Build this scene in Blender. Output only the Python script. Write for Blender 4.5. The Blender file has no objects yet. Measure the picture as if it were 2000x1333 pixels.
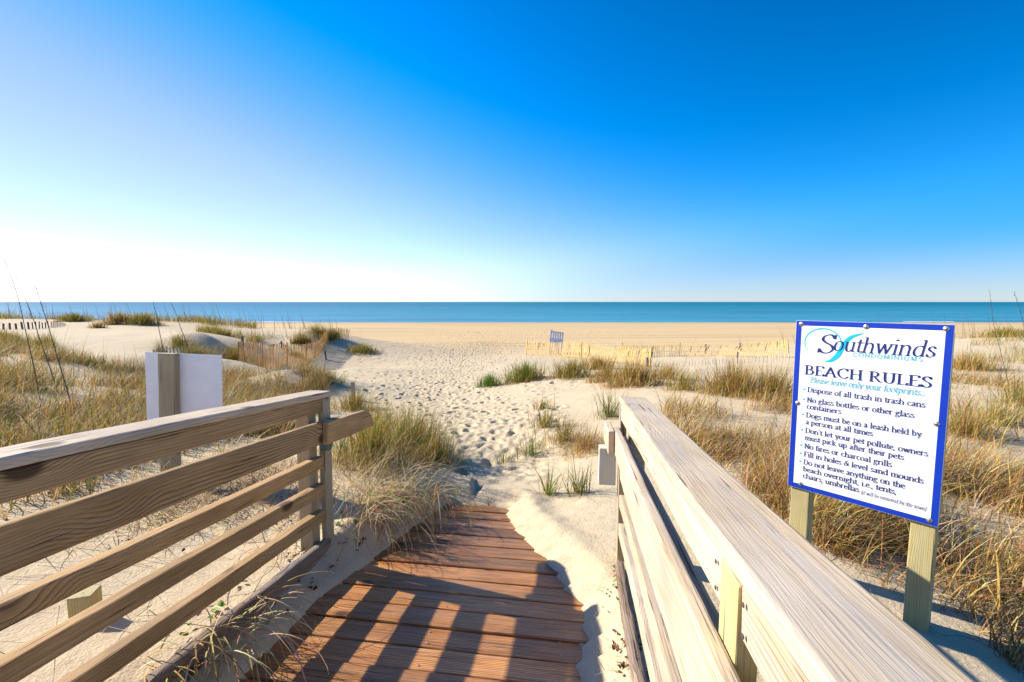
import bpy, bmesh, math
import numpy as np
from mathutils import Vector, Matrix

# ------------------------------------------------------------------ camera, sky, sun, exposure
S = bpy.context.scene
COL = S.collection
FPX, CAM_Z = 889.0, 6.0                       # focal length in photo pixels (2000 wide), eye height above the sea
PITCH = math.atan(76.5 / FPX)
SUN_AZ, SUN_EL = math.radians(69.7), math.radians(30.7)   # azimuth left of straight ahead

cam_d = bpy.data.cameras.new('camera'); cam = bpy.data.objects.new('camera', cam_d); COL.objects.link(cam)
cam.location = (0, 0, CAM_Z); cam.rotation_euler = (math.pi/2 - PITCH, 0, 0)
cam_d.sensor_width = 36.0; cam_d.lens = 36.0 * FPX / 2000.0
cam_d.clip_start = 0.02; cam_d.clip_end = 200000.0
S.camera = cam

w = bpy.data.worlds.new('World'); S.world = w; w.use_nodes = True
nt = w.node_tree; nt.nodes.clear()
sky = nt.nodes.new('ShaderNodeTexSky'); sky.sky_type = 'NISHITA'; sky.sun_disc = False
sky.sun_elevation = SUN_EL; sky.sun_rotation = -SUN_AZ
sky.air_density = 1.0; sky.dust_density = 0.0; sky.ozone_density = 6.0; sky.altitude = 0
# clear sky: pale low down and towards the sun, deep blue high up and away from it
sdir = Vector((-math.sin(SUN_AZ)*math.cos(SUN_EL), math.cos(SUN_AZ)*math.cos(SUN_EL), math.sin(SUN_EL)))
def wnode(typ, **kw):
    n = nt.nodes.new('ShaderNode' + typ)
    for k_, v_ in kw.items(): setattr(n, k_, v_)
    return n
def wdir(vec, a0, a1, b0, b1):
    d = wnode('VectorMath', operation='DOT_PRODUCT'); nt.links.new(wtc.outputs['Generated'], d.inputs[0]); d.inputs[1].default_value = vec
    m = wnode('MapRange', interpolation_type='SMOOTHERSTEP' if b0 < b1 else 'LINEAR'); nt.links.new(d.outputs['Value'], m.inputs[0])
    for k_, v_ in zip((1, 2, 3, 4), (a0, a1, b0, b1)): m.inputs[k_].default_value = v_
    return m.outputs[0]
wtc = wnode('TexCoord')
w_sat = wdir((0.33, 0, 1.0), 0.02, 0.44, 0.98, 2.05)
w_val = wdir((0.5, 0, 0.9), 0.0, 0.75, 1.13, 0.55)
w_low = wdir((0, 0, 1.0), 0.0, 0.13, 0.0, 1.0)
w_s1 = wnode('Math', operation='SUBTRACT'); nt.links.new(w_sat, w_s1.inputs[0]); w_s1.inputs[1].default_value = 1.0
w_s2 = wnode('Math', operation='MULTIPLY_ADD'); nt.links.new(w_s1.outputs[0], w_s2.inputs[0]); nt.links.new(w_low, w_s2.inputs[1]); w_s2.inputs[2].default_value = 1.0
w_sat = w_s2.outputs[0]
w_bw = wnode('RGBToBW'); nt.links.new(sky.outputs[0], w_bw.inputs[0])
w_sub = wnode('VectorMath', operation='SUBTRACT'); nt.links.new(sky.outputs[0], w_sub.inputs[0]); nt.links.new(w_bw.outputs[0], w_sub.inputs[1])
w_scl = wnode('VectorMath', operation='SCALE'); nt.links.new(w_sub.outputs[0], w_scl.inputs[0]); nt.links.new(w_sat, w_scl.inputs['Scale'])
w_add = wnode('VectorMath', operation='ADD'); nt.links.new(w_scl.outputs[0], w_add.inputs[0]); nt.links.new(w_bw.outputs[0], w_add.inputs[1])
w_mul = wnode('VectorMath', operation='SCALE'); nt.links.new(w_add.outputs[0], w_mul.inputs[0]); nt.links.new(w_val, w_mul.inputs['Scale'])
w_tnt = wnode('VectorMath', operation='MULTIPLY'); nt.links.new(w_mul.outputs[0], w_tnt.inputs[0]); w_tnt.inputs[1].default_value = (1.04, 0.93, 0.99)
w_hz = wdir((-0.15, 0, 1.0), -0.03, 0.11, 0.0, 1.0)
w_lf = wdir((-1.0, 0, 0), 0.05, 0.65, 0.0, 1.0)
w_lm = wnode('Mix', data_type='RGBA'); nt.links.new(w_lf, w_lm.inputs[0]); w_lm.inputs[6].default_value = (1, 1, 1, 1); w_lm.inputs[7].default_value = (1.05, .90, 1.0, 1)
w_l2 = wnode('VectorMath', operation='MULTIPLY'); nt.links.new(w_tnt.outputs[0], w_l2.inputs[0]); nt.links.new(w_lm.outputs[2], w_l2.inputs[1]); w_tnt = w_l2
w_hm = wnode('Mix', data_type='RGBA'); nt.links.new(w_hz, w_hm.inputs[0]); w_hm.inputs[6].default_value = (.62, .80, 1.0, 1); w_hm.inputs[7].default_value = (1, 1, 1, 1)
w_ht = wnode('VectorMath', operation='MULTIPLY'); nt.links.new(w_tnt.outputs[0], w_ht.inputs[0]); nt.links.new(w_hm.outputs[2], w_ht.inputs[1])
w_max = wnode('VectorMath', operation='MAXIMUM'); nt.links.new(w_ht.outputs[0], w_max.inputs[0]); w_max.inputs[1].default_value = (0, 0, 0)
bg = nt.nodes.new('ShaderNodeBackground'); bg.inputs['Strength'].default_value = 0.09
wo = nt.nodes.new('ShaderNodeOutputWorld')
nt.links.new(w_max.outputs[0], bg.inputs[0]); nt.links.new(bg.outputs[0], wo.inputs[0])

sun_d = bpy.data.lights.new('sun', 'SUN'); sun_o = bpy.data.objects.new('sun', sun_d); COL.objects.link(sun_o)
sun_d.energy = 4.6; sun_d.angle = math.radians(0.55); sun_d.color = (1.0, 0.93, 0.82)
sun_o.rotation_euler = sdir.to_track_quat('Z', 'Y').to_euler(); sun_o.location = (-20, 15, 20)

S.view_settings.view_transform = 'Standard'; S.view_settings.look = 'None'
S.view_settings.exposure = 1.08; S.view_settings.gamma = 1.0
S.render.engine = 'CYCLES'
S.cycles.max_bounces = 6; S.cycles.diffuse_bounces = 3; S.cycles.transmission_bounces = 4

R = np.random.RandomState(7)

# ------------------------------------------------------------------ photo rays (used only to read places off the ground)
cp_, sp_ = math.cos(PITCH), math.sin(PITCH)
def ray(px, py):
    a, b = (px - 1000)/FPX, -(py - 666.5)/FPX
    return np.array([a, cp_ + b*sp_, -sp_ + b*cp_])
def at(px, py, Y):
    d = ray(px, py); d = d*(Y/d[1]); return np.array([d[0], d[1], CAM_Z + d[2]])

# the boardwalk frame: along (forward), lat (right), t (height above the deck plane)
YAW, SLOPE, DECK_H = math.radians(8.158), 0.08238, 1.36
D2 = np.array([math.sin(YAW), math.cos(YAW)]); R2 = np.array([math.cos(YAW), -math.sin(YAW)])
PSC = [1.0]                                  # the railings sit a little nearer than the deck fit, scaled about the eye
def PT(along, lat, t):
    xy = D2*along + R2*lat
    v = Vector((xy[0], xy[1], -DECK_H - SLOPE*along + t))*PSC[0]
    v.z += CAM_Z; return v
AX = Vector((D2[0], D2[1], -SLOPE)).normalized()        # along the boardwalk, downhill
AY = Vector((-R2[0], -R2[1], 0))                        # to the left
AZ = AX.cross(AY).normalized()
UP = Vector((0, 0, 1))

# ------------------------------------------------------------------ noise helpers
def vnoise(x, y, seed=0):
    xi = np.floor(x).astype(np.int64); yi = np.floor(y).astype(np.int64)
    xf, yf = x - xi, y - yi
    u, v = xf*xf*(3-2*xf), yf*yf*(3-2*yf)
    def h(a, b):
        n = (a*374761393 + b*668265263 + seed*974711) & 0x7fffffff
        n = ((n ^ (n >> 13))*1274126177) & 0x7fffffff
        return ((n ^ (n >> 16)) & 0xffff)/65535.0
    return (h(xi, yi)*(1-u) + h(xi+1, yi)*u)*(1-v) + (h(xi, yi+1)*(1-u) + h(xi+1, yi+1)*u)*v
def fbm(x, y, oct=4, seed=0):
    s, a, f = 0, 0.5, 1.0
    for k in range(oct):
        s = s + a*(vnoise(x*f + 17.3*k, y*f - 9.1*k, seed+k) - 0.5); a *= 0.5; f *= 2.03
    return s
def sstep(a, b, x):
    t = np.clip((x-a)/(b-a), 0, 1); return t*t*(3-2*t)

# ------------------------------------------------------------------ terrain: control points (x, y, drop below eye)
CP = [(-.2,0,1.30),(-1.6,0,1.22),(.5,0,1.26),(-.2,1.5,1.42),(-1.7,1.5,1.34),(.6,1.5,1.38),(-.2,2.7,1.54),(-1.6,2.7,1.45),(.7,2.7,1.47),(0,3.5,1.62),
      (-.3,5,1.80),(-.6,8,2.07),(-1.5,12,2.45),(-2.5,19,3.0),(-3,33,3.9),(-4,50,4.5),(-5,70,5.0),
      (-2.5,0,1.24),(-2.5,2,1.36),(-3,4,1.48),(-1.2,3.25,1.38),(-1.0,3.7,1.46),(-1.25,4.2,1.48),(-1.7,5.2,1.6),(-2.2,7,1.82),(-5,2,1.36),(-5,5,1.48),(-8,8,1.5),(-12,4,1.3),(-12,12,1.58),(-6,12,1.8),(-9,14,1.75),
      (-4,-3,1.2),(4,-3,1.3),(0,-3,1.25),(-20,0,1.2),(20,0,1.5),
      (.45,3.2,1.52),(.6,4.2,1.6),(3,.5,1.5),(3,2.2,1.68),(5,2,1.65),(8,1,1.6),(20,10,1.75),(35,20,1.8),(30,40,3.5),(15,45,4.3),(60,50,4.0),(0,90,5.4),(60,90,5.4),(-25,52,4.3),(-14,50,4.4),(-60,60,4.6),(-60,90,5.3),(-60,30,1.3),(-40,10,1.2)]
CPI = [(150,690,15),(180,652,21),(60,650,22),(100,634,30),(50,624,38),(200,629,38),(400,629,36),(500,641,35),(400,650,19),(480,668,23.5),(475,692,20.8),(320,655,19),(400,702,15),(300,692,14.5),
       (530,682,25.5),(560,664,30),(620,643,31),(655,657,31),(700,677,31),(740,686,30),(468,730,17.8),(520,722,20.5),(560,716,22.5),(592,712,24.5),(622,697,27.5),(645,679,31),(400,745,13),(450,768,10.5),(520,770,11),(560,768,11),(610,768,11),(590,745,14),(560,728,18),(690,720,20),
       (1050,905,5),(1100,860,5.5),(1200,775,8.5),(1030,742,13),(1100,732,13.5),(1210,740,11.5),(1300,722,15),(1430,745,11),(1500,722,14),
       (1027,695,30),(1120,700,27),(1180,708,24.5),(1268,718,21.5),(1120,714,20),(1215,699,29),(1330,697,28),(1440,697,26),(1540,700,24),(1400,713,19),(1580,705,17),
       (1900,662,24),(1980,657,25),(1800,670,25),(2000,700,15),(1900,762,8.5),(1950,900,5),(2100,1000,3.5),(1700,905,4.3),(1700,762,9),(1460,760,8.5)]
cps = list(CP)
for px, py, Y in CPI:
    p = at(px, py, Y); cps.append((p[0], p[1], CAM_Z - p[2]))
cps = np.array(cps)
def warp(x, y):
    yy = np.maximum(y, -3.5) + 6.0
    return 3.0*x/(np.hypot(yy, 0.6*x)), 3.0*np.log(yy + 0.12*np.abs(x))
def _phi(d2): return 0.5*d2*np.log(d2 + 1e-9)
_cu, _cv = warp(cps[:,0], cps[:,1]); _n = len(cps)
_A = np.zeros((_n+3, _n+3)); _A[:_n,:_n] = _phi((_cu[:,None]-_cu)**2 + (_cv[:,None]-_cv)**2) + 0.004*np.eye(_n)
_A[:_n,_n] = 1; _A[:_n,_n+1] = _cu; _A[:_n,_n+2] = _cv; _A[_n:,:_n] = _A[:_n,_n:].T
_w = np.linalg.solve(_A, np.concatenate([cps[:,2], [0,0,0]]))
def drop_rbf(x, y):
    shp = x.shape; x, y = x.ravel(), y.ravel(); out = np.zeros(len(x))
    for s in range(0, len(x), 40000):
        u, v = warp(x[s:s+40000], y[s:s+40000])
        out[s:s+40000] = _phi((u[:,None]-_cu)**2 + (v[:,None]-_cv)**2) @ _w[:_n] + _w[_n] + _w[_n+1]*u + _w[_n+2]*v
    return out.reshape(shp)
# visible (swept) part of the deck, (lat, along)
DECKPOLY = np.array([(-1.275,-1.2),(-1.275,2.05),(-1.225,2.35),(-1.15,2.8),(-1.06,3.28),(-1.0,3.47),(-.55,3.45),(-.53,3.3),(-.44,3.06),(-.2,2.66),(-.03,2.32),(.03,2.1),(.0,1.7),(-.02,1.2),(0,-1.2)])
def poly_sd(px, py, poly):                 # signed distance, negative inside
    d = np.full(px.shape, 1e9); ins = np.zeros(px.shape, bool); n = len(poly)
    for i in range(n):
        a, b = poly[i], poly[(i+1) % n]; e = b - a
        wx, wy = px-a[0], py-a[1]; tt = np.clip((wx*e[0]+wy*e[1])/(e@e), 0, 1)
        d = np.minimum(d, np.hypot(wx-e[0]*tt, wy-e[1]*tt))
        c = ((a[1] > py) != (b[1] > py)) & (px < (b[0]-a[0])*(py-a[1])/(b[1]-a[1]+1e-12) + a[0]); ins ^= c
    return np.where(ins, -d, d)
def ground(x, y):
    x = np.asarray(x, float); y = np.asarray(y, float)
    dr = drop_rbf(x, y)
    beach = 5.0 + (y-70)/63.0 + 0.0*x
    far = sstep(58, 80, y + 0.0*x)
    dr = dr*(1-far) + beach*far
    side = sstep(70, 120, np.abs(x)); dr = dr*(1-side) + np.minimum(np.maximum(1.5 + 0.075*np.maximum(y-25, 0), 1.5), 5.0 + (y-70)/63.0 + 3)*side
    dr = np.where(y > 80, beach, dr)
    # soft sand relief
    near = sstep(0, 60, y)
    relief = 0.09*fbm(x*0.7, y*0.7, 4, 3)*sstep(3, 9, y) + 0.03*fbm(x*3.1, y*3.1, 3, 8)
    relief = relief*(1 - 0.85*sstep(42, 60, y))
    z = CAM_Z - dr + relief
    # the deck: sand swept below the boards inside the polygon, drifted over their ends outside it
    al = x*D2[0] + y*D2[1]; la = x*R2[0] + y*R2[1]
    m = (np.abs(la) < 4) & (al < 6)
    if m.any():
        saw = (((3.5-al[m])/0.1415) % 1.0) - 0.5
        sd = poly_sd(la[m], al[m], DECKPOLY) + 0.045*fbm(la[m]*11, al[m]*11, 4, 21) - 0.075*saw*vnoise(np.floor((3.5-al[m])/0.1415)*1.7, la[m]*2.5, 4)*sstep(-.9, -.5, la[m])
        t0 = -0.045 + 0.068*sstep(-0.045, 0.075, sd) + np.where(la[m] < -.8, .055, .10)*sstep(0.02, 0.26, sd) + 0.17*sstep(0.03, 0.36, sd)*sstep(2.15, 2.75, al[m])*(la[m] < -.85)
        base = z[m] - (CAM_Z - DECK_H - SLOPE*al[m])
        k = sstep(0.16, 0.42, sd)
        z[m] = CAM_Z - DECK_H - SLOPE*al[m] + t0*(1-k) + base*k
    return z
def hit(px, py):
    d = ray(px, py); Y = np.exp(np.linspace(math.log(0.8), math.log(140), 900))
    P = d[None,:]*(Y/d[1])[:,None]; P[:,2] += CAM_Z
    g = ground(P[:,0], P[:,1]); k = np.where(P[:,2] < g)[0]
    k = k[0] if len(k) else len(Y)-1
    return np.array([P[k,0], P[k,1], g[k]])

# ------------------------------------------------------------------ object helpers
def tag(o, label=None, cat=None, group=None, kind=None):
    if label: o['label'] = label
    if cat: o['category'] = cat
    if group: o['group'] = group
    if kind: o['kind'] = kind
    return o
def empty(name, loc, label, cat, group=None):
    o = bpy.data.objects.new(name, None); COL.objects.link(o); o.location = loc
    o.empty_display_size = 0.1
    return tag(o, label, cat, group)
def link(name, me, mat=None, parent=None, mw=None):
    o = bpy.data.objects.new(name, me); COL.objects.link(o)
    for mm in (mat if isinstance(mat, (list, tuple)) else [mat]):
        if mm is not None: me.materials.append(mm)
    if parent is not None:
        o.parent = parent
        chain = Matrix.Identity(4); q = parent
        while q is not None: chain = q.matrix_basis @ chain if q.parent is None else q.matrix_parent_inverse @ q.matrix_basis @ chain; q = q.parent
        o.matrix_parent_inverse = chain.inverted()
    if mw is not None: o.matrix_basis = mw
    return o
def mesh_np(name, V, F, smooth=True, mi=None, cols=None):
    """V (n,3), F (m,4) or list of arrays"""
    me = bpy.data.meshes.new(name); V = np.asarray(V, np.float32); F = np.asarray(F, np.int32); k = F.shape[1]
    me.vertices.add(len(V)); me.vertices.foreach_set('co', V.ravel())
    me.loops.add(F.size); me.loops.foreach_set('vertex_index', F.ravel())
    me.polygons.add(len(F)); me.polygons.foreach_set('loop_start', np.arange(0, F.size, k, dtype=np.int32))
    me.polygons.foreach_set('loop_total', np.full(len(F), k, np.int32))
    if smooth: me.polygons.foreach_set('use_smooth', np.ones(len(F), bool))
    if mi is not None: me.polygons.foreach_set('material_index', np.asarray(mi, np.int32))
    me.update(calc_edges=True)
    if cols is not None:
        c = np.ones((len(V), 4), np.float32); c[:,:3] = cols
        a = me.color_attributes.new('tint', 'FLOAT_COLOR', 'POINT'); a.data.foreach_set('color', c.ravel())
    return me

# ------------------------------------------------------------------ materials
def mat(name):
    m = bpy.data.materials.new(name); m.use_nodes = True; t = m.node_tree; t.nodes.clear()
    o = t.nodes.new('ShaderNodeOutputMaterial'); b = t.nodes.new('ShaderNodeBsdfPrincipled'); t.links.new(b.outputs[0], o.inputs[0])
    return m, t, b, o
def N(t, typ, ins=None, **kw):
    n = t.nodes.new('ShaderNode' + typ)
    for k, v in kw.items(): setattr(n, k, v)
    for k, v in (ins or {}).items():
        if hasattr(v, 'is_output') or isinstance(v, bpy.types.NodeSocket): t.links.new(v, n.inputs[k])
        else: n.inputs[k].default_value = v
    return n
def ramp(t, fac, stops, interp='LINEAR'):
    n = t.nodes.new('ShaderNodeValToRGB'); t.links.new(fac, n.inputs[0]); e = n.color_ramp.elements; n.color_ramp.interpolation = interp
    while len(e) < len(stops): e.new(0.5)
    for q, (p, c) in zip(e, stops):
        q.position = p; q.color = (c, c, c, 1) if isinstance(c, (int, float)) else (*c, 1)
    return n.outputs[0]
def mixc(t, fac, a, b, mode='MIX'):
    n = t.nodes.new('ShaderNodeMix'); n.data_type = 'RGBA'; n.blend_type = mode
    for s, v in ((n.inputs[0], fac), (n.inputs[6], a), (n.inputs[7], b)):
        if isinstance(v, bpy.types.NodeSocket): t.links.new(v, s)
        elif isinstance(v, (int, float)): s.default_value = v
        else: s.default_value = (*v, 1)
    return n.outputs[2]
def math_(t, op, a, b=0.0, c=0.0, clamp=False):
    n = t.nodes.new('ShaderNodeMath'); n.operation = op; n.use_clamp = clamp
    for s, v in zip(n.inputs, (a, b, c)):
        if isinstance(v, bpy.types.NodeSocket): t.links.new(v, s)
        else: s.default_value = v
    return n.outputs[0]

def wood(name, light, mid, dark, grey, greyamt=0.4, rough=0.75, bump=0.35, knot=1.0, ring=26.0, spec=0.25, crack=1.0, ringamt=0.42, vary=0.0, con=1.0):
    """plain-sawn board whose grain runs along local X"""
    m, t, b, o = mat(name)
    tc = N(t, 'TexCoord'); oi = N(t, 'ObjectInfo')
    off = N(t, 'VectorMath', {0: (13.7, 7.3, 5.1)}, operation='SCALE'); t.links.new(oi.outputs['Random'], off.inputs['Scale'])
    p = N(t, 'VectorMath', {0: tc.outputs['Object'], 1: off.outputs[0]}, operation='ADD').outputs[0]
    # slow wander of the grain, so the rings break out as cathedral figures
    wn = N(t, 'Mapping', {'Vector': p, 'Scale': (0.9, 4.0, 4.0)})
    wander = N(t, 'TexNoise', {'Vector': wn.outputs[0], 'Scale': 1.0, 'Detail': 2.0}).outputs['Color']
    wv = N(t, 'VectorMath', {0: wander, 1: (0.5, 0.5, 0.5)}, operation='SUBTRACT').outputs[0]
    wv = N(t, 'VectorMath', {0: wv, 1: (0.0, 0.055, 0.055)}, operation='MULTIPLY').outputs[0]
    # knots
    kp = N(t, 'Mapping', {'Vector': p, 'Scale': (2.5, 4.2, 4.2)})
    vor = N(t, 'TexVoronoi', {'Vector': kp.outputs[0], 'Scale': 1.0, 'Randomness': 1.0}, feature='F1')
    kd = vor.outputs['Distance']
    kbulge = ramp(t, kd, [(0.0, 1.0), (0.50, 0.0)], 'EASE')
    kcore = ramp(t, kd, [(0.09, 1.0), (0.15, 0.0)])
    pw = N(t, 'VectorMath', {0: p, 1: wv}, operation='ADD').outputs[0]
    sep = N(t, 'SeparateXYZ', {0: pw})
    r2 = math_(t, 'SQRT', math_(t, 'ADD', math_(t, 'POWER', math_(t, 'ADD', sep.outputs[1], 0.013), 2.0), math_(t, 'POWER', math_(t, 'ADD', sep.outputs[2], 0.009), 2.0)))
    r2 = math_(t, 'ADD', r2, math_(t, 'MULTIPLY', kbulge, 0.035*knot))
    ph = math_(t, 'MULTIPLY', r2, ring*34.0)
    fr = math_(t, 'FRACT', math_(t, 'DIVIDE', ph, 6.2831))
    rings = ramp(t, fr, [(0.0, 0.05), (0.55, 0.35), (0.86, 1.0), (0.93, 0.9), (1.0, 0.05)])
    rm = N(t, 'Mapping', {'Vector': p, 'Scale': (0.9, 11.0, 11.0)})
    rmask = ramp(t, N(t, 'TexNoise', {'Vector': rm.outputs[0], 'Scale': 1.0, 'Detail': 2.0}).outputs['Fac'], [(0.36, 0.15), (0.62, 1.0)])
    rings = math_(t, 'ADD', math_(t, 'MULTIPLY', rings, rmask), math_(t, 'MULTIPLY', math_(t, 'SUBTRACT', 1.0, rmask), 0.38))
    fm = N(t, 'Mapping', {'Vector': p, 'Scale': (5.0, 170.0, 170.0)})
    fibre = N(t, 'TexNoise', {'Vector': fm.outputs[0], 'Scale': 1.0, 'Detail': 4.0, 'Roughness': 0.65}).outputs['Fac']
    sm = N(t, 'Mapping', {'Vector': p, 'Scale': (1.2, 22.0, 22.0)})
    streak = N(t, 'TexNoise', {'Vector': sm.outputs[0], 'Scale': 1.0, 'Detail': 3.0}).outputs['Fac']
    g = math_(t, 'ADD', math_(t, 'MULTIPLY', rings, ringamt), math_(t, 'MULTIPLY', fibre, 1.1-ringamt))
    c = ramp(t, g, [(0.5-0.32/con, light), (0.5, mid), (0.5+0.38/con, dark)])
    gm = ramp(t, streak, [(0.38, 0.0), (0.66, 1.0)])
    c = mixc(t, math_(t, 'MULTIPLY', gm, greyamt), c, grey)
    big = N(t, 'TexNoise', {'Vector': p, 'Scale': 2.6, 'Detail': 3.0}).outputs['Fac']
    c = mixc(t, 1.0, c, ramp(t, big, [(0.3, 0.78), (0.7, 1.12)]), 'MULTIPLY')
    if vary: c = mixc(t, 1.0, c, ramp(t, oi.outputs['Random'], [(0.0, 1.0-vary), (1.0, 1.0+vary)]), 'MULTIPLY')
    cm = N(t, 'Mapping', {'Vector': p, 'Scale': (2.4, 75.0, 75.0)})
    cn = N(t, 'TexNoise', {'Vector': cm.outputs[0], 'Scale': 1.0, 'Detail': 2.0}).outputs['Fac']
    cr = ramp(t, cn, [(0.285, 1.0), (0.335, 0.0)])
    c = mixc(t, math_(t, 'MULTIPLY', cr, 0.75*crack), c, tuple(v*0.16 for v in dark))
    c = mixc(t, math_(t, 'MULTIPLY', kcore, 0.85*min(knot, 1.0)), c, tuple(v*0.3 for v in dark))
    t.links.new(c, b.inputs['Base Color'])
    b.inputs['Roughness'].default_value = rough; b.inputs['Specular IOR Level'].default_value = spec
    hgt = math_(t, 'SUBTRACT', math_(t, 'MULTIPLY', g, -1.0), math_(t, 'MULTIPLY', cr, 1.6*crack))
    bp = N(t, 'Bump', {'Height': hgt, 'Strength': bump, 'Distance': 0.004}); t.links.new(bp.outputs[0], b.inputs['Normal'])
    return m
def plain(name, col, rough=0.6, metal=0.0, var=0.12, scale=25.0, spec=0.4, bump=0.0):
    m, t, b, o = mat(name)
    tc = N(t, 'TexCoord'); n = N(t, 'TexNoise', {'Vector': tc.outputs['Object'], 'Scale': scale, 'Detail': 4.0}).outputs['Fac']
    c = mixc(t, 1.0, col, ramp(t, n, [(0.3, 1.0-var), (0.7, 1.0+var)]), 'MULTIPLY')
    t.links.new(c, b.inputs['Base Color']); b.inputs['Roughness'].default_value = rough; b.inputs['Metallic'].default_value = metal
    b.inputs['Specular IOR Level'].default_value = spec
    if bump:
        bp = N(t, 'Bump', {'Height': n, 'Strength': bump, 'Distance': 0.003}); t.links.new(bp.outputs[0], b.inputs['Normal'])
    return m
def foliage(name, rough=0.6, trans=0.35):
    m, t, b, o = mat(name)
    a = N(t, 'Attribute', attribute_name='tint'); b.inputs['Roughness'].default_value = rough; b.inputs['Specular IOR Level'].default_value = 0.2
    t.links.new(a.outputs['Color'], b.inputs['Base Color'])
    tr = N(t, 'BsdfTranslucent'); t.links.new(a.outputs['Color'], tr.inputs[0])
    mx = N(t, 'MixShader', {0: trans, 1: b.outputs[0], 2: tr.outputs[0]}); t.links.new(mx.outputs[0], o.inputs[0])
    return m
def sand_mat():
    m, t, b, o = mat('dune sand')
    g = N(t, 'NewGeometry').outputs['Position']; s = N(t, 'SeparateXYZ', {0: g})
    n1 = N(t, 'TexNoise', {'Vector': g, 'Scale': 0.35, 'Detail': 5.0}).outputs['Fac']
    n2 = N(t, 'TexNoise', {'Vector': g, 'Scale': 14.0, 'Detail': 5.0, 'Roughness': 0.7}).outputs['Fac']
    n3 = N(t, 'TexNoise', {'Vector': g, 'Scale': 420.0, 'Detail': 2.0}).outputs['Fac']
    n4 = N(t, 'TexNoise', {'Vector': g, 'Scale': 70.0, 'Detail': 3.0}).outputs['Fac']
    yy = math_(t, 'ADD', s.outputs[1], math_(t, 'MULTIPLY', math_(t, 'SUBTRACT', n1, 0.5), 16.0))
    zone = ramp(t, math_(t, 'DIVIDE', yy, 140.0), [(0.0, 0.0), (0.20, 0.0), (0.36, 1.0), (1.0, 1.0)])
    c = mixc(t, zone, (0.57, 0.455, 0.29), (0.585, 0.42, 0.215))
    c = mixc(t, 1.0, c, ramp(t, n2, [(0.25, 0.86), (0.75, 1.1)]), 'MULTIPLY')
    c = mixc(t, 1.0, c, ramp(t, n3, [(0.28, 0.74), (0.72, 1.18)]), 'MULTIPLY')
    # a damp darker band along the water
    wet = ramp(t, math_(t, 'DIVIDE', s.outputs[1], 140.0), [(0.80, 0.0), (0.90, 1.0)])
    c = mixc(t, math_(t, 'MULTIPLY', wet, 0.35), c, (0.36, 0.25, 0.15))
    # long tide lines and tyre tracks on the open beach
    mp = N(t, 'Mapping', {'Vector': g, 'Scale': (0.02, 0.55, 1.0)})
    n5 = N(t, 'TexNoise', {'Vector': mp.outputs[0], 'Scale': 1.0, 'Detail': 4.0}).outputs['Fac']
    c = mixc(t, math_(t, 'MULTIPLY', zone, 0.5), c, mixc(t, 1.0, c, ramp(t, n5, [(0.34, 0.52), (0.46, 1.0), (0.62, 1.12)]), 'MULTIPLY'))
    t.links.new(c, b.inputs['Base Color']); b.inputs['Roughness'].default_value = 0.95; b.inputs['Specular IOR Level'].default_value = 0.1
    h = math_(t, 'ADD', math_(t, 'MULTIPLY', n2, 0.7), math_(t, 'ADD', math_(t, 'MULTIPLY', n3, 0.09), math_(t, 'MULTIPLY', n4, 0.40)))
    bp = N(t, 'Bump', {'Height': h, 'Strength': 0.5, 'Distance': 0.03}); t.links.new(bp.outputs[0], b.inputs['Normal'])
    return m
def sea_mat():
    m, t, b, o = mat('sea water')
    g = N(t, 'NewGeometry').outputs['Position']; s = N(t, 'SeparateXYZ', {0: g})
    far = ramp(t, math_(t, 'DIVIDE', math_(t, 'LOGARITHM', s.outputs[1], 10.0), 4.0), [(0.52, 0.0), (0.60, 0.35), (0.75, 1.0)])
    c = mixc(t, far, (0.055, 0.25, 0.315), (0.0, 0.135, 0.165))
    mp = N(t, 'Mapping', {'Vector': g, 'Scale': (0.010, 0.055, 1.0)})
    n = N(t, 'TexNoise', {'Vector': mp.outputs[0], 'Scale': 1.0, 'Detail': 5.0}).outputs['Fac']
    c = mixc(t, 1.0, c, ramp(t, n, [(0.3, 0.75), (0.7, 1.25)]), 'MULTIPLY')
    t.links.new(c, b.inputs['Base Color']); b.inputs['Roughness'].default_value = 0.35; b.inputs['Specular IOR Level'].default_value = 0.12
    mp2 = N(t, 'Mapping', {'Vector': g, 'Scale': (0.12, 0.5, 1.0)})
    n2 = N(t, 'TexNoise', {'Vector': mp2.outputs[0], 'Scale': 1.0, 'Detail': 4.0}).outputs['Fac']
    bp = N(t, 'Bump', {'Height': n2, 'Strength': 0.8, 'Distance': 1.2}); t.links.new(bp.outputs[0], b.inputs['Normal'])
    return m
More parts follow.
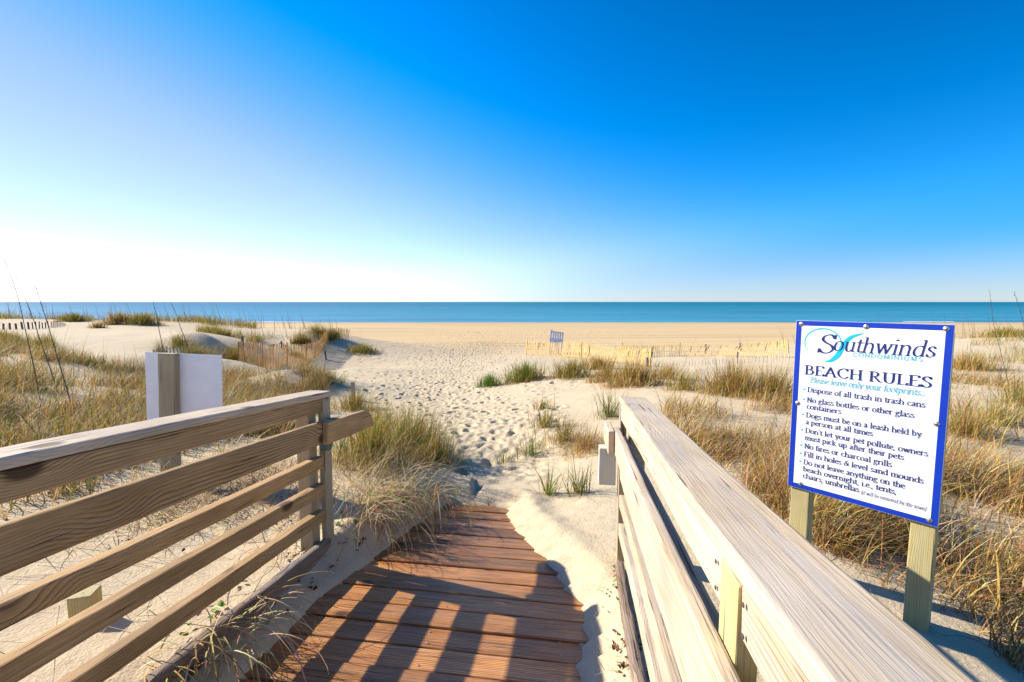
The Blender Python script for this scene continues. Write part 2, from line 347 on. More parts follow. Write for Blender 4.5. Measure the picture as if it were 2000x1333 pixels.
M = dict(
    sand=sand_mat(), sea=sea_mat(),
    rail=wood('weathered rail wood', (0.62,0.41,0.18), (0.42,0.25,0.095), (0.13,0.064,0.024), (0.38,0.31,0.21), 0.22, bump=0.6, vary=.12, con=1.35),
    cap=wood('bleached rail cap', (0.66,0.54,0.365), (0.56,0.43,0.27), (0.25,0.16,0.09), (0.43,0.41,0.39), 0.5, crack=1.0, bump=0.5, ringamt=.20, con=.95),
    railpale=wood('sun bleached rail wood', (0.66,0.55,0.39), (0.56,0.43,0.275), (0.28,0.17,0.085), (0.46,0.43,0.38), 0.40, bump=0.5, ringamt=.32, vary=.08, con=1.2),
    post=wood('post wood', (0.46,0.39,0.26), (0.36,0.29,0.17), (0.22,0.16,0.09), (0.33,0.31,0.24), 0.4),
    treated=wood('green treated wood', (0.58,0.49,0.25), (0.49,0.40,0.17), (0.30,0.22,0.07), (0.42,0.40,0.24), 0.35, knot=0.7),
    beam=wood('splintered beam', (0.40,0.31,0.22), (0.22,0.145,0.09), (0.06,0.035,0.02), (0.30,0.27,0.24), 0.5, bump=0.9, crack=1.2),
    deck=wood('red brown deck board', (0.60,0.28,0.062), (0.31,0.115,0.026), (0.060,0.019,0.007), (0.52,0.34,0.19), 0.22, rough=0.36, bump=0.9, vary=.50, spec=0.4, con=1.7),
    slat=plain('new fence slat wood', (0.70,0.45,0.11), 0.8, var=0.25, scale=6.0), stake=plain('fence stake wood', (0.52,0.26,0.07), 0.8, var=0.25, scale=8.0),
    honey=plain('honey fence slat wood', (0.88,0.45,0.10), 0.8, var=0.25, scale=6.0),
    oldslat=plain('old grey fence slat', (0.12,0.10,0.11), 0.85, var=0.3, scale=6.0), oldpale=plain('old pale fence slat', (0.36,0.31,0.25), 0.85, var=0.25, scale=6.0),
    panel=plain('weathered grey panel wood', (0.62,0.63,0.66), 0.85, var=0.25, scale=6.0),
    white=plain('sign white', (0.80,0.80,0.79), 0.35, var=0.05, scale=7.0), blue=plain('sign blue', (0.003,0.036,0.37), 0.4, var=0.10, scale=6.0),
    navy=plain('sign navy ink', (0.006,0.016,0.13), 0.5, var=0.02), cyan=plain('sign cyan ink', (0.0,0.46,0.60), 0.5, var=0.02), palecyan=plain('sign pale cyan ink', (0.03,0.42,0.52), 0.5, var=0.02),
    alu=plain('aluminium edge', (0.50,0.51,0.52), 0.4, 0.8), steel=plain('screw steel', (0.42,0.40,0.37), 0.38, 0.85), hole=plain('screw head', (0.10,0.09,0.08), 0.5, 0.4),
    bracket=plain('green bracket', (0.07,0.14,0.11), 0.6), wire=plain('fence wire', (0.22,0.2,0.18), 0.5, 0.7),
    grass=foliage('grass blade', trans=.25), stalk=plain('dry stalk', (0.10,0.075,0.055), 0.8), stalkpale=plain('pale dry stalk', (0.42,0.33,0.14), 0.8), foam=plain('surf foam', (0.80,0.82,0.82), 0.7, var=0.05, scale=0.5),
    litter=foliage('leaf litter', 0.8, 0.1),
)

# ------------------------------------------------------------------ terrain sheet
def axis(segs):
    out = [segs[0][0]]
    for a, b, d0, d1 in segs:
        x = a
        while x < b - 1e-6:
            f = (x-a)/(b-a); x += d0 + (d1-d0)*f; out.append(min(x, b))
    return np.unique(np.round(np.array(out), 4))
gx = axis([(0, 3.2, .028, .028), (3.2, 9, .028, .11), (9, 40, .11, .8), (40, 400, .8, 40), (400, 6000, 40, 900)])
gx = np.concatenate([-gx[:0:-1], gx])
gy = axis([(-60, -4, 6, 1.5), (-4, .9, .5, .06), (.9, 9, .028, .032), (9, 26, .032, .085), (26, 60, .085, .35), (60, 150, .35, 3)])
GX, GY = np.meshgrid(gx, gy)
GZ = ground(GX, GY); DP = np.zeros_like(GZ)
def stamp(cx, cy, ang, ln, wd, dep, rim):
    rad = ln*1.5
    i0, i1 = np.searchsorted(gx, [cx-rad, cx+rad]); j0, j1 = np.searchsorted(gy, [cy-rad, cy+rad])
    if i1-i0 < 2 or j1-j0 < 2: return
    X, Y = GX[j0:j1, i0:i1]-cx, GY[j0:j1, i0:i1]-cy
    u = (X*math.sin(ang)+Y*math.cos(ang))/(ln*0.5); v = (X*math.cos(ang)-Y*math.sin(ang))/(wd*0.5*(1-0.22*np.cos(3.0*(X*math.sin(ang)+Y*math.cos(ang))/ln)))
    r = np.sqrt(u*u+v*v)
    D_ = DP[j0:j1, i0:i1]; pit = 1-sstep(0.62, 1.05, r)
    D_[...] = np.where(pit > 0.02, D_*(1-pit) - dep*pit, np.maximum(D_, D_*.6 + rim*np.exp(-((r-1.25)/0.2)**2)))
# the trodden path: (y, x left, x right, prints per square metre)
PATH = np.array([(4.2,-.75,.1),(5,-1.0,.35),(6,-1.35,.5),(8,-2.1,.7),(12,-3.9,.3),(16,-5.4,-.0),(22,-7.6,-.2),(30,-9.0,.6),(40,-9.5,1.5),(55,-11,3.5)])
for k in range(8000):
    y = 4.2 + 51*R.rand()**1.25
    xl, xr = np.interp(y, PATH[:,0], PATH[:,1]), np.interp(y, PATH[:,0], PATH[:,2])
    if R.rand() > (xr-xl)/9.0 and y > 9: continue
    x = xl + (xr-xl)*(0.5 + 0.5*np.clip(R.randn()*0.5, -1.15, 1.15))
    heading = math.atan2(-0.16, 1) + R.randn()*0.35 + (math.pi if R.rand() < 0.5 else 0)
    s = 0.8 + 0.4*R.rand()
    stamp(x, y, heading, 0.27*s, 0.125*s*(1+.3*R.rand()), (0.028+0.030*R.rand())*s*(1+.03*y), 0.011*s*(1+.03*y))
for k in range(2600):                          # strays, and prints scattered on the open beach
    y = 10 + 70*R.rand(); x = R.uniform(-14, 22) if y > 34 else np.interp(y, PATH[:,0], PATH[:,2]) + abs(R.randn())*0.5
    f_ = 1 + max(0, y-34)*.03; stamp(x, y, R.rand()*6.28, 0.3*f_, 0.17*f_, 0.04*f_, 0.012*f_)
GZ += DP
ny, nx = GX.shape
idx = np.arange(ny*nx).reshape(ny, nx)
Fq = np.stack([idx[:-1,:-1], idx[:-1,1:], idx[1:,1:], idx[1:,:-1]], -1).reshape(-1, 4)
tag(link('sandy_beach', mesh_np('sandy_beach', np.stack([GX, GY, GZ], -1).reshape(-1, 3), Fq), M['sand']), kind='structure')

# sea and surf
sy = np.concatenate([np.linspace(95, 300, 60), np.geomspace(310, 60000, 60)]); sx = np.concatenate([-np.geomspace(40000, 10, 40), [0], np.geomspace(10, 40000, 40)])
SX, SY = np.meshgrid(sx, sy); idx = np.arange(SX.size).reshape(SX.shape)
tag(link('sea', mesh_np('sea', np.stack([SX, SY, np.zeros_like(SX)], -1).reshape(-1, 3), np.stack([idx[:-1,:-1], idx[:-1,1:], idx[1:,1:], idx[1:,:-1]], -1).reshape(-1, 4)), M['sea']), kind='structure')
def foam_strip():
    V, F = [], []
    for x0, x1, yc, amp in ((-170,-88,134,1.2),(-80,-60,136,0.7),(118,133,137,1.0),(-160,-100,142,.5)):
        n = int((x1-x0)/0.8); xs = np.linspace(x0, x1, n)
        wd = (0.25+1.5*np.clip(fbm(xs*.11, xs*0+yc, 4, 5)+.22, 0, 1))*amp*np.sin(np.linspace(0.02, math.pi-.02, n))**.5
        yy = yc + 2.5*fbm(xs*.05, xs*0+3, 3, 9); b0 = len(V)
        for x, y, ww in zip(xs, yy, wd):
            V += [(x, y-ww, 0.03), (x, y, 0.06+0.30*ww), (x, y+ww, 0.02)]
        for i in range(n-1):
            a = b0+3*i; F += [(a, a+3, a+4, a+1), (a+1, a+4, a+5, a+2)]
    tag(link('sea_foam', mesh_np('sea_foam', np.array(V), np.array(F)), M['foam']), 'thin white line of foam where small waves meet the beach', 'surf foam', kind='stuff')
foam_strip()

# ------------------------------------------------------------------ boards
def board_mesh(name, L, W, H, bev=0.005, wob=0.0015, r_end=None, seed=None, jag=0.0):
    """board along local X from 0 to L, width W on Y, height H on Z; r_end = (top radius, bottom radius) rounds the far end"""
    rs = np.random.RandomState(seed if seed is not None else R.randint(1 << 30))
    prof = []
    for (cx, cy, a0) in ((W/2-bev, H/2-bev, 0), (-W/2+bev, H/2-bev, 90), (-W/2+bev, -H/2+bev, 180), (W/2-bev, -H/2+bev, 270)):
        for q in (0, 45, 90): a = math.radians(a0+q); prof.append((cx+bev*math.cos(a), cy+bev*math.sin(a)))
    prof = np.array(prof); n = len(prof)
    xs = list(np.linspace(bev, L-bev, max(3, int(L/0.05))))
    st = [(0.0, 0.9)] + [(x, 1.0) for x in xs] + [(L, 0.9)]
    if r_end:
        rt, rb = r_end; st = [q for q in st if q[0] < L - max(rt, rb)*1.02]
        for e in np.linspace(1, 0, 12): st.append((L - max(rt, rb)*e**1.6, 1.0))
    V = []
    ph = rs.rand(8)*6.28
    for x, sc in st:
        p = prof.copy()
        if sc < 1: p = np.sign(p)*np.maximum(np.abs(p)-bev*0.55, 0)
        if wob:
            amp = wob
            p = p + amp*np.stack([np.sin(x*3.1+ph[0])+0.25*np.sin(x*15+ph[1]+p[:,1]*40), np.sin(x*2.7+ph[2])+0.25*np.sin(x*12+ph[3]+p[:,0]*40)], -1)
            p = p + rs.randn(n, 2)*amp*0.15
        if r_end:
            e = L - x
            top = H/2 if e >= rt else H/2 - rt + math.sqrt(max(rt*rt-(rt-e)**2, 0)); bot = -H/2 if e >= rb else -H/2 + rb - math.sqrt(max(rb*rb-(rb-e)**2, 0))
            p[:,1] = (p[:,1]+H/2)/H*(top-bot) + bot
        jx = rs.randn(n)*jag if (jag and (x <= bev or x >= L-bev)) else np.zeros(n)
        V += [(x+j, a, b) for (a, b), j in zip(p, jx)]
    F = []
    for i in range(len(st)-1):
        for k in range(n): a, b2 = i*n+k, i*n+(k+1) % n; F.append((a, b2, b2+n, a+n))
    me = bpy.data.meshes.new(name); me.from_pydata(V, [], [f[::-1] for f in F] + [tuple(range(n)), tuple(range((len(st)-1)*n, len(st)*n))[::-1]])
    bm = bmesh.new(); bm.from_mesh(me); bmesh.ops.recalc_face_normals(bm, faces=bm.faces); bm.to_mesh(me); bm.free()
    return me
def frame(o, X, Z):
    X = X.normalized(); Y = Z.cross(X).normalized(); Zz = X.cross(Y)
    m = Matrix.Identity(4)
    for i, c in enumerate((X, Y, Zz)):
        for j in range(3): m[j][i] = c[j]
    m.translation = o
    return m
def board(name, parent, o, X, Z, L, W, H, mt, **kw):
    return link(name, board_mesh(name, L, W, H, **kw), mt, parent, frame(Vector(o), X, Z))
def rail(name, parent, a0, a1, lat, t, W, H, mt, **kw):       # a board along the walk; lat and t are its centre
    o = PT(a0, lat, t); return board(name, parent, o, AX, AZ, (PT(a1, lat, t)-o).length, W*PSC[0], H*PSC[0], mt, **kw)
def upright(name, parent, along, lat, t0, t1, W, D, mt, **kw):  # local X up; W across the walk, D along it
    o = PT(along, lat, t0); return board(name, parent, o, UP, Vector((D2[0], D2[1], 0)), (t1-t0)*PSC[0], W*PSC[0], D*PSC[0], mt, **kw)
def dots(name, parent, pts, r, mt, nrm=None):
    """small round nail and screw heads sharing one mesh"""
    bm = bmesh.new(); bmesh.ops.create_uvsphere(bm, u_segments=8, v_segments=5, radius=r, matrix=Matrix.Diagonal((1, 1, .35, 1)))
    me = bpy.data.meshes.new(name); bm.to_mesh(me); bm.free()
    nn = Vector(nrm) if nrm is not None else AZ
    for i, p in enumerate(pts): link(name, me, mt if i == 0 else None, parent, frame(Vector(p), nn.orthogonal(), nn))

# ------------------------------------------------------------------ boardwalk
bw = empty('boardwalk', PT(1.6, -.65, 0), 'red-brown plank boardwalk ramp half buried in drifted sand, striped by railing shadows', 'boardwalk')
pitch = 0.1415; k = 0; a = 3.50
while a > -1.0:
    dz = R.randn()*0.002; hw = pitch - (0.008+0.004*R.rand())
    o = PT(a - pitch/2, -1.44 + R.randn()*.01, -0.019+dz)
    X = Vector((R2[0], R2[1], R.randn()*0.0015)) + AX*R.randn()*0.004
    if k < 2: X += Vector((0, 0, -.0)); 
    board('deck_board', bw, o, X, AZ, 1.56 + R.randn()*.012, hw, 0.038, M['deck'], bev=0.006, wob=0.0012, jag=.004)
    a -= pitch; k += 1
nails = []
a = 3.50 - pitch/2
while a > 1.3:
    for la in (-1.22, -.66, -.07):
        for s in (-.04, .04): nails.append(PT(a+s+R.randn()*.006, la+R.randn()*.015, .0015))
    a -= pitch
dots('nail', bw, nails, 0.0045, M['steel'])
rail('joist', bw, -1, 3.4, -.66, -.13, .04, .18, M['beam'])

# ------------------------------------------------------------------ railings
def railing(side):
    L = side < 0
    s = -1 if L else 1                                       # outward direction in lat
    face = -1.62 if L else .267
    root = empty('railing', PT(2.74, face+s*.05, 0),
                 'weathered railing left of the boardwalk, its inner face in shade' if L else 'sun-bleached railing right of the boardwalk below the rules sign', 'railing', 'railings of the beach walkway')
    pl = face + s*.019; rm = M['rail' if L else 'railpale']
    # top cap, fascia and the three lower rails
    rail('top_cap', root, -1.6, 2.80 if L else 2.90, face+s*.078, .982, .158, .038, M['railpale' if L else 'cap'], bev=.007, wob=.002)
    trims = [2.735, -1.0] if L else [2.84, .80, -1.1]
    spans = [(trims[i+1]+.047, trims[i]-.047) for i in range(len(trims)-1)]
    for a0, a1 in spans:
        rail('top_rail', root, a0, a1, pl+s*.004, .916, .036, .092, rm, bev=.005, wob=.0015)
        for tc, h in ((.539, .078), (.362, .078), (.180, .078)):
            rail('lower_rail', root, a0, a1, pl+s*.013, tc, .058, h, rm, bev=.007, wob=.002)
        rail('middle_rail', root, a0, a1, pl+s*.004, .735, .040, .085, rm, bev=.010)
    for k, tr in enumerate(trims):
        upright('post', root, tr, pl, -.25, .962, .038, .089, M['treated'] if (k and not L) else M['post'], bev=.004)
        upright('post', root, tr-.090, face+s*.093, -.5, .955, .089, .089, M['post'], bev=.005)
    # wide handrail on the inner face, and its sistered extension with a rounded end
    hl = face - s*.021
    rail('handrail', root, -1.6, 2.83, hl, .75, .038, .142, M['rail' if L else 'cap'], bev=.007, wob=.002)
    ex = rail('handrail_extension', root, 2.60 if L else 2.68, 3.24 if L else 3.12, face - s*.061, .75, .038, .142, M['rail' if L else 'cap'], bev=.006, r_end=(.13, .05))
    if L:
        bm = bmesh.new(); n = 16
        prof = [(-.020, 0), (.030, 0)] + [(.005+.025*math.cos(q), -.02+.024*math.sin(q)*1.3) for q in np.linspace(0, -math.pi, n)]
        vs = []
        for la in (-.0, .05):
            vs.append([bm.verts.new(PT(2.66+u*1.5, face+.0015+la, .676+v)) for u, v in prof])
        bm.faces.new(vs[0]); bm.faces.new(vs[1][::-1])
        for i in range(len(prof)): j = (i+1) % len(prof); bm.faces.new((vs[0][i], vs[1][i], vs[1][j], vs[0][j]))
        bmesh.ops.recalc_face_normals(bm, faces=bm.faces)
        me = bpy.data.meshes.new('bracket'); bm.to_mesh(me); bm.free(); link('bracket', me, M['bracket'], root)
    else:
        upright('support_block', root, 2.90, face-s*.066, .44, .677, .105, .089, M['panel2'], bev=.004)
    # bottom beam with its torn top edge
    rail('bottom_beam', root, -1.4, 2.70, face, -.042 if L else -.05, .05, .15, M['beam'], bev=.012, wob=.006)
    pts = []
    for a0, a1 in spans:
        for tt in (.89, .94, .53, .35, .17):
            for aa in (a0+.03, a1-.03): pts.append(PT(aa+R.randn()*.004, face+s*(.0 if tt > .6 else .0)-s*.0005, tt))
    dots('nail', root, pts, .0045, M['hole'], nrm=-s*R3)
    return root
R3 = Vector((R2[0], R2[1], 0))
M['panel2'] = wood('grey green block', (0.66,0.66,0.55), (0.58,0.58,0.47), (0.40,0.40,0.30), (0.55,0.57,0.5), 0.4, knot=0.3)
PSC[0] = .90; railing(-1); railing(1); PSC[0] = 1.0

# ------------------------------------------------------------------ lettering: a broad-nib roman drawn stroke by stroke
GL = {
'a': (4.3, "s0.8,3.5 1.4,4.4 2.4,4.5 3.0,3.7 3.0,2.5/l3.0,2.9 3.0,0.7 3.3,0.1 4.0,0.3/s3.0,2.5 1.6,2.1 0.7,1.2 0.9,0.2 1.9,0.1 3.0,0.9"),
'b': (5.0, "l1.0,7 1.0,0.3/l0.2,6.9 1.0,6.9/s1.0,3.5 2.0,4.5 3.2,4.3 4.1,2.5 3.8,1.0 2.5,0 1.0,0.6"),
'c': (4.2, "s3.5,3.7 2.6,4.5 1.4,4.2 0.7,2.5 1.0,1.0 2.0,0.1 3.0,0.2 3.7,0.9"),
'd': (5.2, "l4.1,7 4.1,0.1 4.8,0.1/l3.3,6.9 4.1,6.9/s4.1,3.8 2.8,4.5 1.4,4.0 0.7,2.3 1.0,0.8 2.1,0 3.3,0.3 4.1,1.1"),
'e': (4.3, "l0.8,2.6 3.6,2.6/s3.6,2.6 3.3,3.9 2.3,4.5 1.1,3.9 0.7,2.3 1.1,0.7 2.2,0 3.1,0.3 3.8,1.0"),
'f': (2.9, "s3.3,6.5 2.5,6.9 1.6,6.2 1.4,5/l1.4,5 1.4,0/l0.4,4.4 2.7,4.4/l0.6,0 2.3,0"),
'g': (4.5, "s2,4.5 0.9,3.9 0.9,2.6 2.0,1.9 3.1,2.6 3.1,3.9 2,4.5/s1.2,2.0 0.9,1.2 2.0,0.5 3.5,0.2 3.8,-1.0 2.4,-2.0 0.9,-1.8 0.5,-0.9 1.3,0.5/l3.0,4.1 4.3,4.3"),
'h': (5.3, "l1.0,7 1.0,0/l0.2,6.9 1,6.9/l0.3,0 1.7,0/s1.0,3.3 2.0,4.4 3.3,4.4 4.1,3.2 4.1,2.0/l4.1,2.5 4.1,0/l3.4,0 4.9,0"),
'i': (2.5, "l1.2,4.5 1.2,0/l0.4,4.4 1.2,4.4/l0.5,0 2.0,0/l0.85,6.3 1.5,6.3/l0.9,6.6 1.45,6.6"),
'k': (4.9, "l1.0,7 1.0,0/l0.2,6.9 1,6.9/l0.3,0 1.7,0/l1.0,2.1 3.6,4.4/l1.9,2.9 4.1,0.1/l3.6,0 4.9,0/l2.9,4.4 4.4,4.4"),
'l': (2.5, "l1.2,7 1.2,0/l0.4,6.9 1.2,6.9/l0.5,0 2.0,0"),
'm': (7.8, "l1.0,4.4 1.0,0/l0.2,4.4 1,4.4/l0.3,0 1.7,0/s1.0,3.3 1.9,4.4 3.1,4.4 3.9,3.2 3.9,2.0/l3.9,2.5 3.9,0/l3.2,0 4.6,0/s3.9,3.3 4.9,4.4 6.0,4.4 6.8,3.2 6.8,2.0/l6.8,2.5 6.8,0/l6.1,0 7.5,0"),
'n': (5.3, "l1.0,4.4 1.0,0/l0.2,4.4 1,4.4/l0.3,0 1.7,0/s1.0,3.3 2.0,4.4 3.3,4.4 4.1,3.2 4.1,2.0/l4.1,2.5 4.1,0/l3.4,0 4.9,0"),
'o': (4.9, "s2.4,4.5 1.1,4.0 0.6,2.3 1.1,0.5 2.4,0 3.7,0.5 4.2,2.3 3.7,4.0 2.4,4.5"),
'p': (5.1, "l1.0,4.4 1.0,-2.2/l0.2,4.4 1,4.4/l0.3,-2.2 1.8,-2.2/s1.0,3.5 2.0,4.5 3.2,4.3 4.1,2.5 3.8,1.0 2.5,0 1.0,0.6"),
'r': (3.6, "l1.0,4.4 1.0,0/l0.2,4.4 1,4.4/l0.3,0 1.8,0/s1.0,3.2 1.7,4.2 2.5,4.5 3.3,4.1"),
's': (3.6, "s3.0,3.7 2.2,4.5 1.0,4.2 0.8,3.2 1.8,2.4 2.9,1.7 3.0,0.6 1.9,0 0.9,0.2 0.5,1.0"),
't': (3.0, "l1.3,5.8 1.3,1/s1.3,1.2 1.6,0.2 2.3,0.1 3,0.6/l0.3,4.4 2.8,4.4"),
'u': (5.2, "l1.0,4.4 1.0,1.5/s1.0,1.7 1.5,0.3 2.6,0.1 4.0,1.2/l4.0,4.4 4.0,0.1 4.8,0.1/l0.2,4.4 1,4.4/l3.2,4.4 4,4.4"),
'v': (4.7, "l0.7,4.4 2.4,0.1/l2.4,0.1 4,4.4/l0.1,4.4 1.4,4.4/l3.3,4.4 4.6,4.4"),
'w': (7.0, "l0.7,4.4 2.2,0.1/l2.2,0.1 3.5,4.4/l3.5,4.4 4.9,.1/l4.9,.1 6.3,4.4/l0.1,4.4 1.4,4.4/l5.7,4.4 6.9,4.4"),
'y': (4.7, "l0.7,4.4 2.5,0.3/s4.0,4.4 2.5,0.2 1.6,-1.6 0.5,-2/l0.1,4.4 1.4,4.4/l3.3,4.4 4.6,4.4"),
'A': (6.2, "l3.1,6.6 0.7,0/l3.0,6.6 5.4,0/l1.6,2.3 4.4,2.3/l0.1,0 1.5,0/l4.6,0 6.1,0"),
'B': (5.4, "l1.2,6.6 1.2,0/s1.2,6.6 2.8,6.5 3.8,5.8 3.7,4.3 2.7,3.6 1.2,3.5/s2.6,3.5 4.2,3.0 4.5,1.6 3.6,0.3 2.3,0.0 1.2,0/l0.3,6.6 1.2,6.6/l0.3,0 1.2,0"),
'C': (5.9, "s5.1,5.4 4.1,6.6 2.6,6.4 1.1,5.0 0.8,3.0 1.5,1.1 3.0,0.0 4.4,0.2 5.4,1.2/l5.1,6.5 5.1,5.2"),
'D': (6.4, "l1.2,6.6 1.2,0/s1.2,6.6 3.2,6.5 5.0,5.3 5.5,3.3 4.9,1.2 3.2,0.1 1.2,0/l0.3,6.6 1.2,6.6/l0.3,0 1.2,0"),
'E': (5.0, "l1.2,6.6 1.2,0/l0.3,6.6 4.3,6.6 4.3,5.5/l1.2,3.5 3.5,3.5/l0.3,0 4.5,0 4.7,1.2"),
'F': (4.8, "l1.2,6.6 1.2,0/l0.3,6.6 4.3,6.6 4.3,5.5/l1.2,3.5 3.5,3.5/l0.3,0 2.1,0"),
'H': (6.6, "l1.3,6.6 1.3,0/l5.3,6.6 5.3,0/l1.3,3.4 5.3,3.4/l0.4,6.6 2.2,6.6/l0.4,0 2.2,0/l4.4,6.6 6.2,6.6/l4.4,0 6.2,0"),
'L': (4.8, "l1.2,6.6 1.2,0/l0.3,6.6 2.1,6.6/l0.3,0 4.3,0 4.6,1.3"),
'N': (6.6, "l1.2,6.6 1.2,0/l1.2,6.6 5.2,0.2/l5.2,6.6 5.2,0/l0.3,6.6 1.2,6.6/l0.3,0 2.1,0/l4.4,6.6 6.1,6.6"),
'P': (5.0, "l1.2,6.6 1.2,0/s1.2,6.6 3.0,6.5 4.2,5.6 4.0,3.9 2.8,3.1 1.2,3.1/l0.3,6.6 1.2,6.6/l0.3,0 2.1,0"),
'R': (5.8, "l1.2,6.6 1.2,0/s1.2,6.6 2.9,6.5 4.0,5.7 3.8,4.1 2.6,3.4 1.2,3.4/l2.5,3.4 4.9,0.1 5.8,0/l0.3,6.6 1.2,6.6/l0.3,0 2.1,0"),
'S': (4.6, "s3.9,5.4 2.9,6.6 1.4,6.2 1.0,4.8 2.0,3.7 3.4,2.8 4.0,1.5 3.2,0.2 1.7,0.0 0.6,1.2/l3.9,6.5 3.9,5.2/l0.6,0.1 0.6,1.4"),
'U': (6.2, "l1.3,6.6 1.3,2.2/s1.3,2.5 1.7,0.7 3.1,0 4.5,0.6 5.0,2.5/l5.0,6.6 5.0,2.2/l0.4,6.6 2.2,6.6/l4.1,6.6 5.9,6.6"),
"'": (1.8, "l0.9,6.9 0.7,5.6"), '.': (1.9, "l0.65,0.15 1.25,0.15/l0.7,0.5 1.2,0.5"), ',': (1.9, "l1.0,0.3 0.5,-1.2"),
'(': (2.4, "s2.0,7 1.0,5.4 0.6,2.8 1.0,0.0 2.0,-1.6"), ')': (2.4, "s0.4,7 1.4,5.4 1.8,2.8 1.4,0.0 0.4,-1.6"),
'&': (6.0, "s4.6,5.4 3.8,6.4 2.6,6.2 2.3,5.0 3.0,3.4 4.6,1.0 5.8,0.1/s2.8,3.8 1.2,3.0 0.8,1.4 1.8,0.1 3.4,0.4 4.6,1.8 5.0,3.2/l4.3,3.4 5.8,3.4"),
'o_': (1, ''), 'O': (6.6, "s3.3,6.6 1.4,5.7 0.7,3.3 1.4,0.9 3.3,0 5.2,0.9 5.9,3.3 5.2,5.7 3.3,6.6"), 'M': (7.4, "l1,0 1.4,6.6/l1.4,6.6 3.7,0.4/l3.7,.4 6,6.6/l6,6.6 6.4,0"), 'I': (2.4, "l1.2,6.6 1.2,0"),
}
def cr_spline(P, n=5):
    P = np.array(P, float)
    if len(P) < 3: return P
    closed = np.allclose(P[0], P[-1])
    Q = np.vstack([P[-2] if closed else 2*P[0]-P[1], P, P[1] if closed else 2*P[-1]-P[-2]])
    out = []
    for i in range(1, len(Q)-2):
        a, b, c, d = Q[i-1:i+3]
        for s in np.linspace(0, 1, n, endpoint=False):
            out.append(0.5*(2*b + (c-a)*s + (2*a-5*b+4*c-d)*s*s + (3*b-a-3*c+d)*s**3))
    out.append(P[-1]); return np.array(out)
def hull(pts):
    pts = sorted(map(tuple, np.round(pts, 7)))
    def half(it):
        h = []
        for p in it:
            while len(h) > 1 and (h[-1][0]-h[-2][0])*(p[1]-h[-2][1]) - (h[-1][1]-h[-2][1])*(p[0]-h[-2][0]) <= 1e-14: h.pop()
            h.append(p)
        return h
    lo, up = half(pts), half(pts[::-1]); return lo[:-1] + up[:-1]
class Ink:
    """flat inked strokes on the sign face, in sign metres (u right, v down); each stroke piece sits a hair above the last"""
    def __init__(self): self.V, self.F, self.mi, self.k = [], [], [], 0
    def poly(self, pts, mi):
        b = len(self.V); self.k = (self.k+1) % 40; d = 0.0006 + self.k*0.00002
        self.V += [(p[0], p[1], d) for p in pts]; self.F.append(tuple(range(b, b+len(pts)))); self.mi.append(mi)
    def sweep(self, P, nibs, mi):
        for i in range(len(P)-1):
            n0 = nibs if isinstance(nibs, np.ndarray) else nibs[i]; n1 = nibs if isinstance(nibs, np.ndarray) else nibs[i+1]
            self.poly(hull(np.vstack([P[i]+n0, P[i+1]+n1])), mi)
    def text(self, s, u0, u1, v, size, mi, thick=.46, thin=.17, ang=12, slant=0.0, mono=None, space=2.3, track=0.0):
        adv = 0; items = []
        for ch in s:
            if ch == ' ': adv += space; continue
            items.append((ch, adv)); adv += GL[ch][0] + track
        sy = size/6.6; sx = (u1-u0)/adv
        a = np.linspace(0, 2*math.pi, 8, endpoint=False); c, q = math.cos(math.radians(ang)), math.sin(math.radians(ang))
        th, tn = (mono, mono) if mono else (thick, thin)
        nib = np.stack([th*np.cos(a)*c - tn*np.sin(a)*q, th*np.cos(a)*q + tn*np.sin(a)*c], -1)*min(sx, sy)*1.0
        nib[:,1] *= -1
        for ch, x0 in items:
            for st in GL[ch][1].split('/'):
                if not st: continue
                if mono and st[0] == 'l' and ch not in 'MINU' : pass
                P = np.array([[float(z) for z in p.split(',')] for p in st[1:].split()])
                if st[0] == 's': P = cr_spline(P)
                P = np.stack([u0 + (x0 + P[:,0] + slant*P[:,1])*sx, v - P[:,1]*sy], -1)
                self.sweep(P, nib, mi)
    def disc(self, u, v, r, mi): a = np.linspace(0, 2*math.pi, 14, endpoint=False); self.poly(np.stack([u+r*np.cos(a), v+r*np.sin(a)], -1), mi)
    def build(self, name, mats, parent, mw):
        me = bpy.data.meshes.new(name); me.from_pydata(self.V, [], self.F); me.polygons.foreach_set('material_index', self.mi)
        bm = bmesh.new(); bm.from_mesh(me)
        for f in bm.faces:
            f.normal_update()
            if f.normal.z < 0: f.normal_flip()
        bm.to_mesh(me); bm.free(); return link(name, me, mats, parent, mw)

